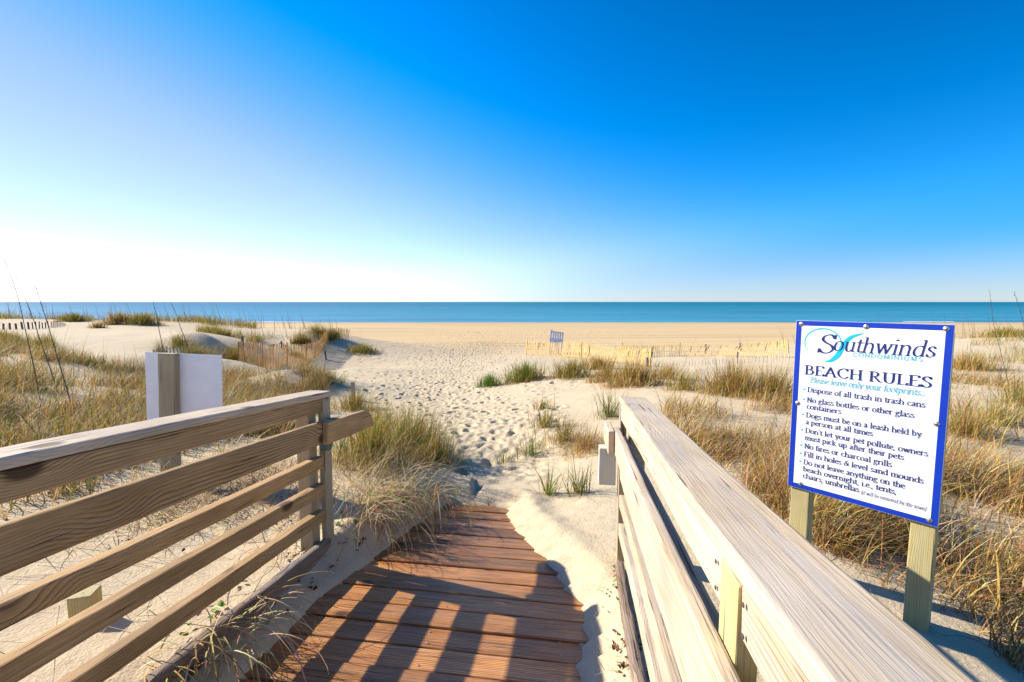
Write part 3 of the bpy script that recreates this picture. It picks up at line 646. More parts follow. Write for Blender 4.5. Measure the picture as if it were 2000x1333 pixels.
def rules_sign():
    W, H, yaw = .615, .914, -.88506
    TL = Vector((1.5284, 2.4462, CAM_Z-.0989)); u = Vector((math.cos(yaw), math.sin(yaw), 0)); n = Vector((math.sin(yaw), -math.cos(yaw), 0))
    c = TL + u*W/2
    g = float(ground(np.array([c.x]), np.array([c.y]))[0])
    root = empty('rules_sign', (c.x, c.y, g), 'white beach rules sign with blue border on two posts beside right railing', 'sign')
    F = Matrix.Identity(4)
    for i, cc in enumerate((u, -UP, u.cross(-UP))):
        for j in range(3): F[j][i] = cc[j]
    sgn = 1 if (u.cross(-UP)).dot(n) > 0 else -1           # local +z is the front when sgn is 1
    F.translation = TL
    # face mesh in (u, v down, out) coordinates
    def local(name, V, Fs, mats, mi=None):
        me = bpy.data.meshes.new(name); me.from_pydata([(a, b, sgn*d) for a, b, d in V], [], Fs)
        if mi: me.polygons.foreach_set('material_index', mi)
        bm = bmesh.new(); bm.from_mesh(me); bmesh.ops.recalc_face_normals(bm, faces=bm.faces); bm.to_mesh(me); bm.free()
        return link(name, me, mats, root, F)
    def slab(a0, b0, a1, b1, d0, d1):
        V = [(a0,b0,d0),(a1,b0,d0),(a1,b1,d0),(a0,b1,d0),(a0,b0,d1),(a1,b0,d1),(a1,b1,d1),(a0,b1,d1)]
        return V, [(0,1,2,3),(4,5,6,7),(0,1,5,4),(1,2,6,5),(2,3,7,6),(3,0,4,7)]
    V, Fs = slab(0, 0, W, H, -.014, 0)
    local('panel', V, Fs, [M['alu'], M['white']], [0,1,0,0,0,0])
    b, e = .0265, .0012
    V, Fs = [], []
    for a0, b0, a1, b1 in ((e,e,W-e,b),(e,H-b,W-e,H-e),(e,b,b,H-b),(W-b,b,W-e,H-b)):
        v, f = slab(a0, b0, a1, b1, .0002, .0007); k0 = len(V); V += v; Fs += [tuple(x+k0 for x in q) for q in f]
    local('border', V, Fs, M['blue'])
    k = W/.637
    ink = Ink()
    # swoosh and ring of the logo
    a = np.radians(np.linspace(118, 118+262, 60) - 0); ring = np.stack([.131*k + .084*k*np.cos(a+.35), .112 + .073*np.sin(a+.35)], -1)
    nb = np.linspace(0, 2*math.pi, 8, endpoint=False); circ = np.stack([np.cos(nb), np.sin(nb)], -1)
    ink.sweep(ring, [circ*(.0014+.0022*math.sin(math.pi*i/59)) for i in range(60)], 1)
    sw = cr_spline([(.147*k,.209),(.178*k,.198),(.208*k,.162),(.226*k,.118),(.258*k,.075),(.306*k,.055)], 10)
    ink.sweep(sw, [circ*(.0015+.0105*math.sin(math.pi*min(1, i/(len(sw)-1)))**.8) for i in range(len(sw))], 1)
    ink2 = Ink()
    ink2.k = 20
    # Southwinds: tall italic S, then the word
    ink2.text('S', .103*k, .187*k, .163, .094, 0, .40, .13, 20, .12)
    ink2.text('outhwinds', .178*k, .578*k, .1475, .070, 0, .44, .13, 22, .20)
    for key in 'CDONMIUS': pass
    GL['S'], sv = (4.6, "s3.7,5.6 2.6,6.6 1.4,6.2 1.0,4.8 2.0,3.7 3.4,2.8 4.0,1.5 3.2,0.2 1.9,0.0 0.6,0.9"), GL['S']
    GL['D'], dv = (6.2, "l1,6.6 1,0/s1,6.6 3,6.5 4.8,5.3 5.3,3.3 4.7,1.2 3,0.1 1,0"), GL['D']
    GL['N'], nv = (6.4, "l1,0 1,6.6/l1,6.6 5.2,0/l5.2,0 5.2,6.6"), GL['N']
    GL['U'], uv = (6.2, "l1,6.6 1,2.2/s1,2.5 1.5,.7 3,0 4.5,.7 5,2.5/l5,2.2 5,6.6"), GL['U']
    GL['C'], cv = (6.0, "s5.3,5.5 4,6.6 2.3,6.3 1,4.9 .7,3.3 1.1,1.5 2.4,.2 4,0 5.3,1.1"), GL['C']
    ink2.text('CONDOMINIUMS', .267*k, .541*k, .170, .0185, 1, mono=.48, track=1.1)
    GL['S'], GL['D'], GL['N'], GL['U'], GL['C'] = sv, dv, nv, uv, cv
    ink2.text('BEACH RULES', .053*k, .578*k, .2845, .048, 0, .58, .19, 8, space=2.6)
    ink2.text('Please leave only your footprints...', .082*k, .558*k, .325, .028, 2, .50, .26, 25, .22)
    rows = [("Dispose of all trash in trash cans", .560, .378, 1), ("No glass bottles or other glass", .524, .4325, 1), ("containers", .234, .4685, 0), ("Dogs must be on a leash held by", .555, .515, 1),
            ("a person at all times", .372, .552, 0), ("Don't let your pet pollute, owners", .583, .599, 1), ("must pick up after their pets", .498, .638, 0), ("No fires or charcoal grills", .455, .684, 1),
            ("Fill in holes & level sand mounds", .575, .7285, 1), ("Do not leave anything on the", .510, .7725, 1), ("beach overnight, i.e., tents,", .480, .8105, 0), ("chairs, umbrellas", .332, .8475, 0)]
    for s, u1, v, bul in rows:
        ink2.text(s, .0725*k, u1*k, v, .0265, 0, .50, .25, 10, space=2.6)
        if bul: ink2.disc(.056*k, v-.0125, .0046, 1)
    ink2.text("(it will be removed by the town)", .340*k, .592*k, .8515, .0185, 0, .50, .26, 22, .2)
    for nm, ik, ms in (('logo', ink, [M['navy'], M['cyan'], M['palecyan']]), ('lettering', ink2, [M['navy'], M['cyan'], M['palecyan']])):
        ik.V = [(a_, b_, sgn*(d_ + (0 if nm == 'logo' else .0009))) for a_, b_, d_ in ik.V]
        me = bpy.data.meshes.new(nm); me.from_pydata(ik.V, [], ik.F); me.polygons.foreach_set('material_index', ik.mi); link(nm, me, ms, root, F)
    # screws on broad washers
    bm = bmesh.new()
    prof = [(0,.0042),(.0034,.0040),(.0040,.0026),(.0072,.0024),(.0105,.0018),(.0118,.0004),(.0118,0)]
    rings = []
    for r, z in prof: rings.append([bm.verts.new((r*math.cos(q), r*math.sin(q), sgn*z)) for q in np.linspace(0, 2*math.pi, 20, endpoint=False)] if r else [bm.verts.new((0,0,sgn*z))])
    for i in range(len(rings)-1):
        A_, B_ = rings[i], rings[i+1]
        for q in range(20):
            f = bm.faces.new((A_[0], B_[q], B_[(q+1)%20]) if len(A_) == 1 else (A_[q], B_[q], B_[(q+1)%20], A_[(q+1)%20]))
            f.material_index = 1 if i < 2 else 0; f.smooth = i >= 2
    bmesh.ops.recalc_face_normals(bm, faces=bm.faces); me = bpy.data.meshes.new('screw'); bm.to_mesh(me); bm.free()
    first = None
    for su, sv_ in ((.026,.019),(.316,.022),(.611,.019),(.028,.447),(.605,.445),(.064,.886),(.607,.892)):
        o = link('screw', me, [M['steel'], M['hole']] if first is None else None, root, F @ Matrix.Translation((su*k, sv_, sgn*.0008))); first = o
    # posts behind the panel
    for uu, mt in ((.058, M['treated']), (W-.052, M['treated'])):
        p = TL + u*uu - n*(.0145+.0445); p.z = g - .5
        board('post', root, p, UP, n, TL.z - .04 - p.z, .089, .089, mt, bev=.004)
rules_sign()

def blank_sign():
    W, H, roll = .592, .684, math.radians(2.4)
    TL = Vector(at(283, 688, 3.5)); u = Vector((math.cos(roll), 0, -math.sin(roll))); n = Vector((0, -1, 0)); dn = Vector((-math.sin(roll), 0, -math.cos(roll)))
    pc = TL + u*.207; g = float(ground(np.array([pc.x]), np.array([pc.y]))[0])
    root = empty('notice_board', (pc.x, pc.y, g), 'plain white back of a square notice board on a post beyond the left railing', 'sign')
    board('panel', root, TL + dn*H/2 - n*.003, u, -dn, W, .005, H, M['white'], bev=.001, wob=0)
    p = pc + n*.0335 + dn*(H+.95)
    board('post', root, p, -dn, n, H+.95+.002, .124, .060, M['post'], bev=.005)
blank_sign()

def stake(name, px, py, h, wd, mt, label, lean=(0, 0), cat='stake', p=None):
    p = hit(px, py) if p is None else p
    X = Vector((lean[0], lean[1], 1)).normalized()
    o = board(name, None, Vector(p) - X*.25, X, Vector((.3, -1, 0)).normalized() - X*Vector((.3, -1, 0)).normalized().dot(X), h+.25, wd, wd, mt, bev=.004, wob=.002)
    return tag(o, label, cat)
stake('cut_post', 168, 1205, .115, .085, M['treated'], 'short sawn-off mossy post in the sand seen between the left rails', cat='post')
stake('wooden_stake', 690, 782, .42, .085, M['post'], 'short square stake standing in grass beside the trodden path', cat='stake')

# ------------------------------------------------------------------ sand fences
def fence(pts, heights, leans, label, slat_m, post_m, posts=(), spacing=.098, wire=True, slat_w=.034, group='slatted sand fences on the dunes', post_h=.15, bury=.35):
    """pts: ground points; heights above the sand; leans: sideways tilt (radians) along the run"""
    P = np.array(pts); P = P[:, :2]; seg = np.r_[0, np.cumsum(np.linalg.norm(np.diff(P, axis=0), axis=1))]; Ltot = seg[-1]
    def xy(s): return np.array([np.interp(s, seg, P[:,0]), np.interp(s, seg, P[:,1])])
    mid = xy(Ltot/2); root = empty('sand_fence', (*mid, float(ground(mid[:1], mid[1:])[0])), label, 'fence', group)
    n = max(2, int(Ltot/spacing)); V, F = [], []
    hs = np.array(heights); ln = np.array(leans); us = np.linspace(0, 1, len(hs)); ul = np.linspace(0, 1, len(ln))
    tops = []
    for i in range(n+1):
        s = Ltot*i/n; c = xy(s); d = xy(min(s+.05, Ltot)) - xy(max(s-.05, 0)); d /= np.linalg.norm(d)
        z = float(ground(c[:1], c[1:])[0]); h = np.interp(s/Ltot, us, hs) + R.randn()*.018; le = np.interp(s/Ltot, ul, ln) + R.randn()*.035
        up = np.array([d[0]*math.sin(le), d[1]*math.sin(le), math.cos(le)]); nn = np.array([-d[1], d[0], 0]); dd = np.array([d[0], d[1], 0])
        up = up + nn*R.randn()*.02
        b0 = np.array([*c, z]) - up*bury; t0 = np.array([*c, z]) + up*h; k = len(V)
        for q in (b0, t0):
            for a_, b_ in ((-1,-1),(1,-1),(1,1),(-1,1)): V.append(q + dd*a_*slat_w/2 + nn*b_*.004)
        F += [(k,k+1,k+5,k+4),(k+1,k+2,k+6,k+5),(k+2,k+3,k+7,k+6),(k+3,k,k+4,k+7),(k+4,k+5,k+6,k+7)]
        tops.append((np.array([*c, z]), up, h, nn))
    link('slats', mesh_np('slats', V, F, smooth=False), slat_m, root)
    if wire:
        V, F = [], []
        for fr in (.08, .42, .80):
            k0 = len(V)
            for (b, up, h, nn) in tops:
                p = b + up*h*fr
                for q in ((.0, .006), (.0, -.006)): V.append(p + nn*.006 + np.array([0, 0, q[1]]))
                V.append(p + nn*.012)
            for i in range(len(tops)-1):
                a = k0 + 3*i
                for j in range(3): F.append((a+j, a+(j+1)%3, a+3+(j+1)%3, a+3+j))
        link('wire', mesh_np('wire', V, F), M['wire'], root)
    for s_, le, ex in posts:
        b, up, h, nn = tops[int(round(s_*n))]
        X = Vector((up[0]+le*nn[1], up[1]-le*nn[0], up[2])).normalized()
        Z = Vector(nn) - X*Vector(nn).dot(X)
        board('post', root, Vector(b + nn*.035) - X*.3, X, Z.normalized(), h+.3+ex, .05, .045, post_m, bev=.003)
    return root
def G(*L): return [hit(px, py) if len(q) == 0 else at(px, py, q[0]) for px, py, *q in L]
fence(G((468,730,17.8),(520,722,20.5),(560,716,22.5),(592,712,24.5),(622,697,27.5),(645,679,31),(680,668,32)), (1.18,1.16,1.12,1.05,.98,.85,.7), (.02,.06,.2,.12,.22,.1,-.06,.1),
      'new honey-coloured slat fence climbing the dune left of the trodden path', M['honey'], M['stake'], [(0,0,.05),(.16,.0,.08),(.33,.02,.04),(.5,.0,.06),(.62,.05,.04),(.8,0,.05)], slat_w=.052)
fence(G((1027,695,30),(1070,696,29),(1120,700,27),(1180,708,24.5),(1230,713,22.8),(1268,718,21.5)), (.95,.93,.95,.9,.92,.92), (.0,.03,.0,.12,.2,.22,.1),
      'new yellow slat fence right of the trodden path, running towards the grass clumps', M['slat'], M['stake'], [(0,0,.02),(.47,.0,.06),(.74,-.1,.05),(1,0,.06)])
fence(G((1212,699,29),(1260,698,28.6),(1330,697,28),(1400,697,27),(1440,697,26),(1490,699,25),(1540,702,24)), (.85,.84,.82,.8,.84,.95,.95), (.1,.06,.0,.35,.55,.3,-.12),
      'new yellow slat fence whose slats lean over, ending left of the rules sign', M['slat'], M['stake'], [(0,0,.12),(.37,0,.05),(1,0,.04)])
old = 'old half buried fences on the dunes'
fence(G((8,655,24),(60,651,24.5),(100,645,26),(128,637,29)), (.36,.38,.35,.30,.12), (.0,-.06,.05,.02), 'dark old fence stubs sticking out of white sand at the left edge', M['oldslat'], M['oldslat'], [], spacing=.235, wire=False, slat_w=.085, group=old)
fence(G((198,640,31),(230,640,31.5),(266,638,32)), (.12,.14,.13,.16), (.0,.05,0), 'short row of dark fence tips between two windblown grass tussocks', M['oldslat'], M['oldslat'], [], spacing=.2, wire=False, slat_w=.09, group=old)
fence(G((484,683,22.5),(497,682,22.8),(508,680,23)), (.30,.46,.52,.36), (-.75,-.55,-.3,-.1,.1), 'fan of dark broken slats leaning over beside a grey post', M['oldslat'], M['oldslat'], [], spacing=.085, wire=False, slat_w=.04, group=old)
fence(G((524,671,27),(545,670,27.5),(562,668,28)), (.06,.2,.32,.28,.12), (.7,.4,.1,0), 'low dark row of buried slats ending at a short grey post', M['oldslat'], M['oldslat'], [], spacing=.15, wire=False, slat_w=.05, group=old)
fence(G((588,671,28),(610,669,29),(628,667,29.5)), (.12,.32,.36,.3,.2), (-.2,-.3,-.5,-.6), 'tan slats fanning sideways behind the honey-coloured fence below the grassy mound', M['oldpale'], M['oldpale'], [], spacing=.11, wire=False, group=old)
fence(G((300,690,14.6),(335,688,14.8),(357,688,15)), (.16,.24,.3,.26), (.05,.08,-.1,-.25), 'pale slat tips standing just above the white notice board', M['oldpale'], M['oldpale'], [], spacing=.105, wire=False, group=old)
fence(G((1275,706,21),(1340,709,20),(1420,713,19),(1500,714,18),(1545,718,17)), (.2,.22,.2,.24,.3,.34), (.0,.04,0), 'low buried row of grey slats in front of the leaning yellow fence', M['oldpale'], M['oldslat'], [(.62,0,.25)], spacing=.135, wire=False, group=old)
fence(G((1102,688,33),(1120,688,33),(1142,690,33)), (.16,.2,.2,.16), (0,0,.1), 'tiny dark row of slat tips behind the yellow fence by the grey panel', M['oldslat'], M['oldslat'], [], spacing=.2, wire=False, slat_w=.09, group=old)

for px, py, Y, h, lab, lean in ((475,692,21,.78,'grey weathered post standing behind the near end of the honey-coloured fence',(0,0)), (550,672,27.5,.42,'short grey post at the end of the low dark slat row',(0,0)),
                       (637,700,27,.5,'dark broken post leaning in front of the honey-coloured fence',(-.12,0)), (1151,690,31,.75,'slim dark post behind the yellow fence right of the grey panel',(0,0)),
                       (1228,693,30,.36,'dark stub of a post behind the gap between the yellow fences',(.02,0)), (1272,690,30,.3,'dark leaning stub right of the rusty end stake',(.15,0)), (1378,691,30,.62,'dark post rising behind the middle of the leaning yellow fence',(0,0)), (1445,686,32,.5,'dark post behind the leaning slats nearest the rules sign',(0,0)),
                       (1264,716,21,.46,'thick grey post beside the rusty end stake of the yellow fence',(0,0))):
    p = at(px, py, Y); p[2] = float(ground(p[:1], p[1:2])[0])
    stake('fence_post', 0, 0, h, .09, M['oldslat'], lab, lean, 'post', p=p)['group'] = 'loose weathered posts on the dunes'

def slatted_panel():
    p = at(1083, 697, 31.5); g = float(ground(p[:1], p[1:2])[0])
    root = empty('slatted_panel', (p[0], p[1], g), 'tilted grey wooden slatted panel standing behind the yellow fence', 'wooden panel')
    X = Vector((.12, .18, 1)).normalized(); side = (Vector((1, .12, 0)) - X*Vector((1, .12, 0)).dot(X)).normalized(); nn = side.cross(X)
    for k in range(6):
        o = Vector((p[0], p[1], g-.2)) + side*(-.42+.165*k)
        board('slat', root, o, X, nn, 1.72+.06*R.rand()+.2-.03*k, .12, .022, M['panel'], bev=.003)
    for zz, hh in ((1.02, .30), (1.62, .10)):
        o = Vector((p[0], p[1], g-.2)) + X*(zz+.2) - side*.5 - nn*.024*(1 if nn.y > 0 else -1)
        board('cross_board', root, o, side, X, .94, .022, hh, M['panel'], bev=.003)
slatted_panel()

# ------------------------------------------------------------------ grass
C_GREEN, C_OLIVE, C_STRAW, C_RUST, C_PALE, C_GREY = (0.095,0.155,0.012), (0.26,0.215,0.025), (0.50,0.34,0.10), (0.31,0.15,0.038), (0.60,0.48,0.27), (0.18,0.135,0.085)
def blades(P, h, az, th0, curl, wid, col, K=5, pw=1.4):
    """ribbon blades: P (n,3) bases; th0 start angle from vertical, curl added towards the tip"""
    n = len(P); s = np.linspace(0, 1, K)
    th = th0[:,None] + curl[:,None]*s[None,:]**pw
    ds = h[:,None]/(K-1)
    mid = 0.5*(th[:,1:]+th[:,:-1])
    hor = np.concatenate([np.zeros((n,1)), np.cumsum(np.sin(mid)*ds, 1)], 1); ver = np.concatenate([np.zeros((n,1)), np.cumsum(np.cos(mid)*ds, 1)], 1)
    twist = R.randn(n)*0.5
    dx, dy = np.sin(az), np.cos(az); sx, sy_ = np.cos(az+twist), -np.sin(az+twist)
    X = P[:,0:1] + dx[:,None]*hor; Y = P[:,1:2] + dy[:,None]*hor; Z = P[:,2:3] + ver - 0.015
    wv = wid[:,None]*0.5*(1 - 0.92*s[None,:]**1.6)
    A = np.stack([X - sx[:,None]*wv, Y - sy_[:,None]*wv, Z], -1); B = np.stack([X + sx[:,None]*wv, Y + sy_[:,None]*wv, Z], -1)
    V = np.stack([A, B], 2).reshape(n, 2*K, 3)
    base = (np.arange(n)*2*K)[:,None]; q = np.arange(K-1)*2
    F = np.stack([base+q, base+q+1, base+q+3, base+q+2], -1).reshape(-1, 4)
    cols = np.repeat(col, 2*K, 0)
    return V.reshape(-1, 3), F, cols
def palette(n, mix):
    c = np.array([m_[1] for m_ in mix]); p = np.array([m_[0] for m_ in mix], float); p /= p.sum()
    k = R.choice(len(mix), n, p=p); return c[k]*(0.7+0.6*R.rand(n, 1))*(1+0.12*R.randn(n, 3)).clip(.6, 1.4)
class Turf:
    def __init__(self): self.V, self.F, self.C, self.n = [], [], [], 0
    def add(self, V, F, C): self.V.append(V); self.F.append(F+self.n); self.C.append(C); self.n += len(V)
    def mesh(self, name): return mesh_np(name, np.concatenate(self.V), np.concatenate(self.F), cols=np.concatenate(self.C).clip(0, 1))
WIND = math.radians(100)          # blades lean to the right, away from the sea wind on the left
def tuft(T, c, r, n, h, mix, upright_=0.35, curl=0.7, wid=.005, dead=0.3, squash=1.0, K=6):
    n = int(n*1.6); wid = wid*1.25
    a = R.rand(n)*6.283; q = r*np.sqrt(R.rand(n))*np.clip(np.abs(R.randn(n)), .3, 1.3)*.8
    x = c[0] + q*np.cos(a); y = c[1] + q*np.sin(a)*squash
    z = ground(x, y)
    az = np.where(R.rand(n) < .5, WIND + R.randn(n)*.9, math.pi/2 - a + R.randn(n)*.6)
    hh = h*(0.45+0.65*R.rand(n))
    V = blades(np.stack([x,y,z],-1), hh, az, np.abs(R.randn(n))*upright_, np.abs(R.randn(n))*curl, wid*np.exp(.4*R.randn(n)).clip(.4, 2.2), palette(n, mix), K)
    T.add(*V)
    nd = int(n*dead)                                      # dry, drooping skirt
    if nd:
        a = R.rand(nd)*6.283; q = r*(.3+.9*R.rand(nd)); x = c[0]+q*np.cos(a); y = c[1]+q*np.sin(a)*squash; z = ground(x, y)
        V = blades(np.stack([x,y,z],-1), h*(.5+.6*R.rand(nd)), R.rand(nd)*6.283, .5+.5*R.rand(nd), .9+1.3*R.rand(nd), wid*(.5+.6*R.rand(nd)), palette(nd, [(2,C_STRAW),(1,C_PALE),(1,C_RUST)]), K+1)
        T.add(*V)
MIX_GREEN = [(5,C_GREEN),(3,C_OLIVE),(1,C_STRAW)]; MIX_OLIVE = [(2,C_GREEN),(4,C_OLIVE),(3,C_STRAW),(1,C_RUST)]; MIX_DRY = [(2,C_OLIVE),(4,C_STRAW),(3,C_RUST)]; MIX_DEAD = [(4,C_STRAW),(3,C_PALE),(2,C_RUST),(1,C_GREY)]
def clump(name, px, py, r, n, h, mix, label, group='separate grass clumps on the sand', Y=None, **kw):
    p = hit(px, py) if Y is None else at(px, py, Y)
    p[2] = float(ground(p[:1], p[1:2])[0])
    T = Turf(); wid = max(.004, .00075*p[1]); kw.setdefault('wid', wid)
    tuft(T, p, r, n, h, mix, **kw)
    me = T.mesh(name); me.transform(Matrix.Translation(-Vector(p)))
    o = link(name, me, M['grass']); o.location = p
    return tag(o, label, 'grass clump', group)
GC = 'grass_clump'
clump(GC, 955, 754, .42, 240, .42, [(1,(.10,.19,.015))], 'small bright green grass tuft at the edge of the footprints', dead=.1)
clump(GC, 1022, 744, .60, 520, .62, MIX_GREEN, 'dense green grass clump beside the footprints, right of the bright small tuft')
clump(GC, 1112, 736, .58, 420, .62, MIX_OLIVE, 'olive grass clump on the sand in front of the grey slatted panel')
clump(GC, 1165, 722, .65, 340, .60, MIX_DRY, 'rusty grass clump touching the near yellow fence')
clump(GC, 1235, 752, .68, 700, .66, MIX_DRY, 'large tawny grass clump just above the end of the right railing')
clump(GC, 1180, 745, .5, 300, .5, MIX_DRY, 'low brown grass clump left of the large tawny one')
clump(GC, 1335, 762, .42, 200, .5, MIX_OLIVE, 'narrow olive grass tuft standing alone between the two large tawny clumps')
clump(GC, 1300, 740, .5, 200, .5, MIX_DRY, 'sparse straw tuft below the low buried grey slats')
clump(GC, 1432, 770, .58, 560, .70, MIX_DRY, 'tall tawny grass clump left of the rules sign')
clump(GC, 1505, 778, .52, 420, .66, MIX_DRY, 'shaggy tawny grass clump hidden partly behind the left edge of the rules sign')
clump(GC, 1395, 768, .35, 120, .4, MIX_OLIVE, 'small straw tuft against the foot of the tall tawny clump')
clump(GC, 1060, 800, .22, 60, .32, MIX_OLIVE, 'thin grass tuft on the pale sand below the dense green clump', dead=.15)
clump(GC, 1065, 835, .26, 110, .40, MIX_OLIVE, 'spreading green and straw tuft in the bare sand left of the railing end')
clump(GC, 1100, 862, .24, 110, .42, MIX_OLIVE, 'bushy tuft with a brown skirt left of the handrail end', dead=.9)
clump(GC, 1035, 892, .20, 70, .34, MIX_GREEN, 'fine green tuft at the right edge of the path above the boardwalk', dead=.2)
clump(GC, 1140, 880, .30, 150, .34, [(3,C_STRAW),(2,C_RUST)], 'brown matted grass hummock against the handrail end block', dead=1.5)
clump(GC, 1070, 965, .10, 38, .34, MIX_GREEN, 'slim green tuft casting blade shadows left of the support block', dead=.1)
clump(GC, 1130, 965, .10, 46, .36, MIX_GREEN, 'bright green tuft with long thin shadows beside the support block', dead=.2)
clump(GC, 1190, 815, .22, 90, .5, MIX_GREEN, 'green tuft growing just behind the top of the handrail end')
clump(GC, 985, 905, .14, 30, .24, MIX_GREEN, 'tiny sparse tuft on the path edge nearest the boardwalk', dead=.1)
clump(GC, 795, 880, .48, 620, .62, MIX_OLIVE, 'thick green-topped grass clump beyond the left handrail end', dead=.35)
clump(GC, 845, 905, .30, 300, .46, MIX_OLIVE, 'grass clump leaning over the path edge right of the thick one', dead=.4)
clump(GC, 720, 900, .42, 420, .58, MIX_OLIVE, 'yellow-green grass growing right against the left end post', dead=.5)
clump(GC, 690, 800, .45, 260, .5, MIX_OLIVE, 'pale grass around the short square stake', dead=.5)
clump(GC, 735, 845, .35, 200, .5, MIX_OLIVE, 'loose grass between the stake and the left handrail end', dead=.4)
clump(GC, 145, 632, .9, 380, .75, MIX_OLIVE, 'windblown tussock on the far sand right of the dark fence stubs', Y=33)
clump(GC, 232, 638, .75, 420, 1.0, MIX_DRY, 'brown tussock leaning left over the buried fence tips', Y=30.5, upright_=.5)
clump(GC, 280, 636, 1.0, 380, .95, MIX_OLIVE, 'olive tussock right of the brown leaning one', Y=30.5)
clump(GC, 193, 642, .4, 140, .5, MIX_DRY, 'small tussock on bare white sand left of the buried fence tips', Y=26)
clump(GC, 600, 706, .45, 200, .5, MIX_DRY, 'straw tuft at the foot of the honey-coloured fence', Y=23)
clump(GC, 708, 682, 1.0, 420, .55, MIX_OLIVE, 'low grass patch right of the honey-coloured fence end', Y=29.5)
clump(GC, 578, 677, .55, 160, .4, MIX_OLIVE, 'small grass patch behind the middle of the honey-coloured fence', Y=26)
clump(GC, 640, 745, .5, 170, .42, MIX_OLIVE, 'thin tuft on the sand below the honey-coloured fence')
clump(GC, 1660, 800, .5, 260, .6, MIX_DRY, 'tawny grass hidden behind the middle of the rules sign')
clump(GC, 1890, 722, .9, 420, .55, MIX_DRY, 'matted brown grass right of the top of the rules sign')
clump(GC, 1960, 668, 1.4, 500, .6, MIX_OLIVE, 'olive grass on the dune crest at the right edge', Y=24)
clump(GC, 1880, 850, .4, 260, .55, MIX_DRY, 'arching rusty grass touching the right border of the rules sign', curl=1.2)
clump(GC, 1945, 830, .4, 180, .45, MIX_OLIVE, 'yellow-green tuft on bare sand right of the arching rusty grass')
clump(GC, 1985, 790, .4, 160, .45, MIX_OLIVE, 'straw tuft on the sand at the right edge of the view')

# masses of grass nobody could count
def scatter(n, poly_px, fn=None, Ymin=None):
    pts = np.array([hit(px, py)[:2] if not q else at(px, py, q[0])[:2] for px, py, *q in poly_px])
    lo, hi = pts.min(0), pts.max(0); out = np.zeros((0, 2))
    while len(out) < n:
        c = lo + (hi-lo)*R.rand(n*3, 2); c = c[poly_sd(c[:,0], c[:,1], pts) < 0]
        c = c[R.rand(len(c)) < sstep(-.08, .12, fbm(c[:,0]*.9, c[:,1]*.9, 3, 31))*.95 + .05]
        # nearer ground needs more blades per area than far ground
        c = c[R.rand(len(c)) < np.clip(7.0/c[:,1], .2, 1)]
        out = np.vstack([out, c])
    out = out[:n]
    return np.stack([out[:,0], out[:,1], ground(out[:,0], out[:,1])], -1)
def field(T, n, poly, h, mix, curl=(.5, 1.2), th=.5, wid=.005, K=6, down=0.0):
    P = scatter(n, poly); n = len(P); hh = h*(.4+.8*R.rand(n))
    T.add(*blades(P, hh, WIND + R.randn(n)*1.3, np.abs(R.randn(n))*th + down, curl[0] + (curl[1]-curl[0])*R.rand(n), np.maximum(wid*np.exp(.45*R.randn(n)).clip(.4, 2.4), .00065*P[:,1]), palette(n, mix), K))
LEFT = [(-420,1050,2.8),(-250,1050,2.6),(0,1020),(300,975),(560,868),(640,800),(640,740,13),(560,752,12),(470,745,13.3),(420,725,13.5),(300,692,13.8),(180,700,13.2),(100,690,14),(0,660,20),(-180,660,20),(-420,800,7)]
T = Turf()
field(T, 34000, LEFT, .46, [(1,C_GREEN),(3,C_OLIVE),(4,C_STRAW),(2,C_RUST)], (.2, 1.3), .45, .0075)
field(T, 36000, LEFT, .50, MIX_DEAD, (.8, 2.4), .8, .0062, 7)
P = scatter(30000, LEFT); n_ = len(P); T.add(*blades(P, .18+.3*R.rand(n_), R.rand(n_)*6.283, 1.2+.3*R.rand(n_), .5*R.randn(n_), np.maximum(.006*(.6+.8*R.rand(n_)), .0008*P[:,1]), palette(n_, [(3,C_STRAW),(2,C_RUST),(2,C_GREY),(1,C_OLIVE)]), 4))
P = scatter(500, LEFT); n_ = len(P); T.add(*blades(P, .55+.5*R.rand(n_), WIND+R.randn(n_)*.7, .08+.2*np.abs(R.randn(n_)), .1+.4*R.rand(n_), np.maximum(.005, .0008*P[:,1]), palette(n_, [(2,(.10,.06,.03)),(1,C_RUST)]), 6))
tag(link('dune_grass', T.mesh('dune_grass'), M['grass']), 'thick tangle of yellow-green and straw grass beyond the left railing', 'grass', kind='stuff')
T = Turf()
FAR1 = [(-500,640,30),(0,632,34),(60,622,37),(200,632,38),(330,632,33),(400,632,33),(500,640,33),(500,634,39),(300,628,41),(0,624,42),(-500,622,44)]
field(T, 12000, FAR1, .75, MIX_OLIVE, (.2, 1.0), .4, .01, 4)
for poly, n, hh in (([(300,690,15.5),(340,668,17.5),(420,652,18.5),(480,655,20),(520,668,21),(430,668,17.5),(380,690,16)], 2600, .55), ([(565,664,29),(580,652,30.5),(620,643,31.5),(655,654,32),(668,668,32),(625,664,29.8),(590,668,29)], 2200, .75), ([(380,640,27),(460,640,30),(540,650,31),(480,656,26),(420,648,24)], 2200, .6), ([(0,664,18.5),(100,668,18),(110,685,15.5),(0,690,15)], 1500, .5)):
    field(T, n, poly, hh, MIX_OLIVE, (.2, 1.0), .45, .008, 4)
tag(link('far_dune_grass', T.mesh('far_dune_grass'), M['grass']), 'low olive grass covering the far dune crests left of the path', 'grass', kind='stuff')
T = Turf()
RIGHT = [(1300,860,4.6),(1290,800,7.0),(1550,800,7.6),(1700,745,10.5),(1800,740,11),(2000,760,9),(2300,900,5),(2400,1100,3.6),(2300,1300,2.6),(1980,1180,2.75),(1700,1100,2.75),(1560,1000,3.0),(1420,920,3.6)]
field(T, 3800, RIGHT, .42, MIX_DRY, (.3, 1.4), .55, .006)
field(T, 13000, RIGHT, .42, MIX_DEAD, (.9, 2.3), .95, .0055, 7)
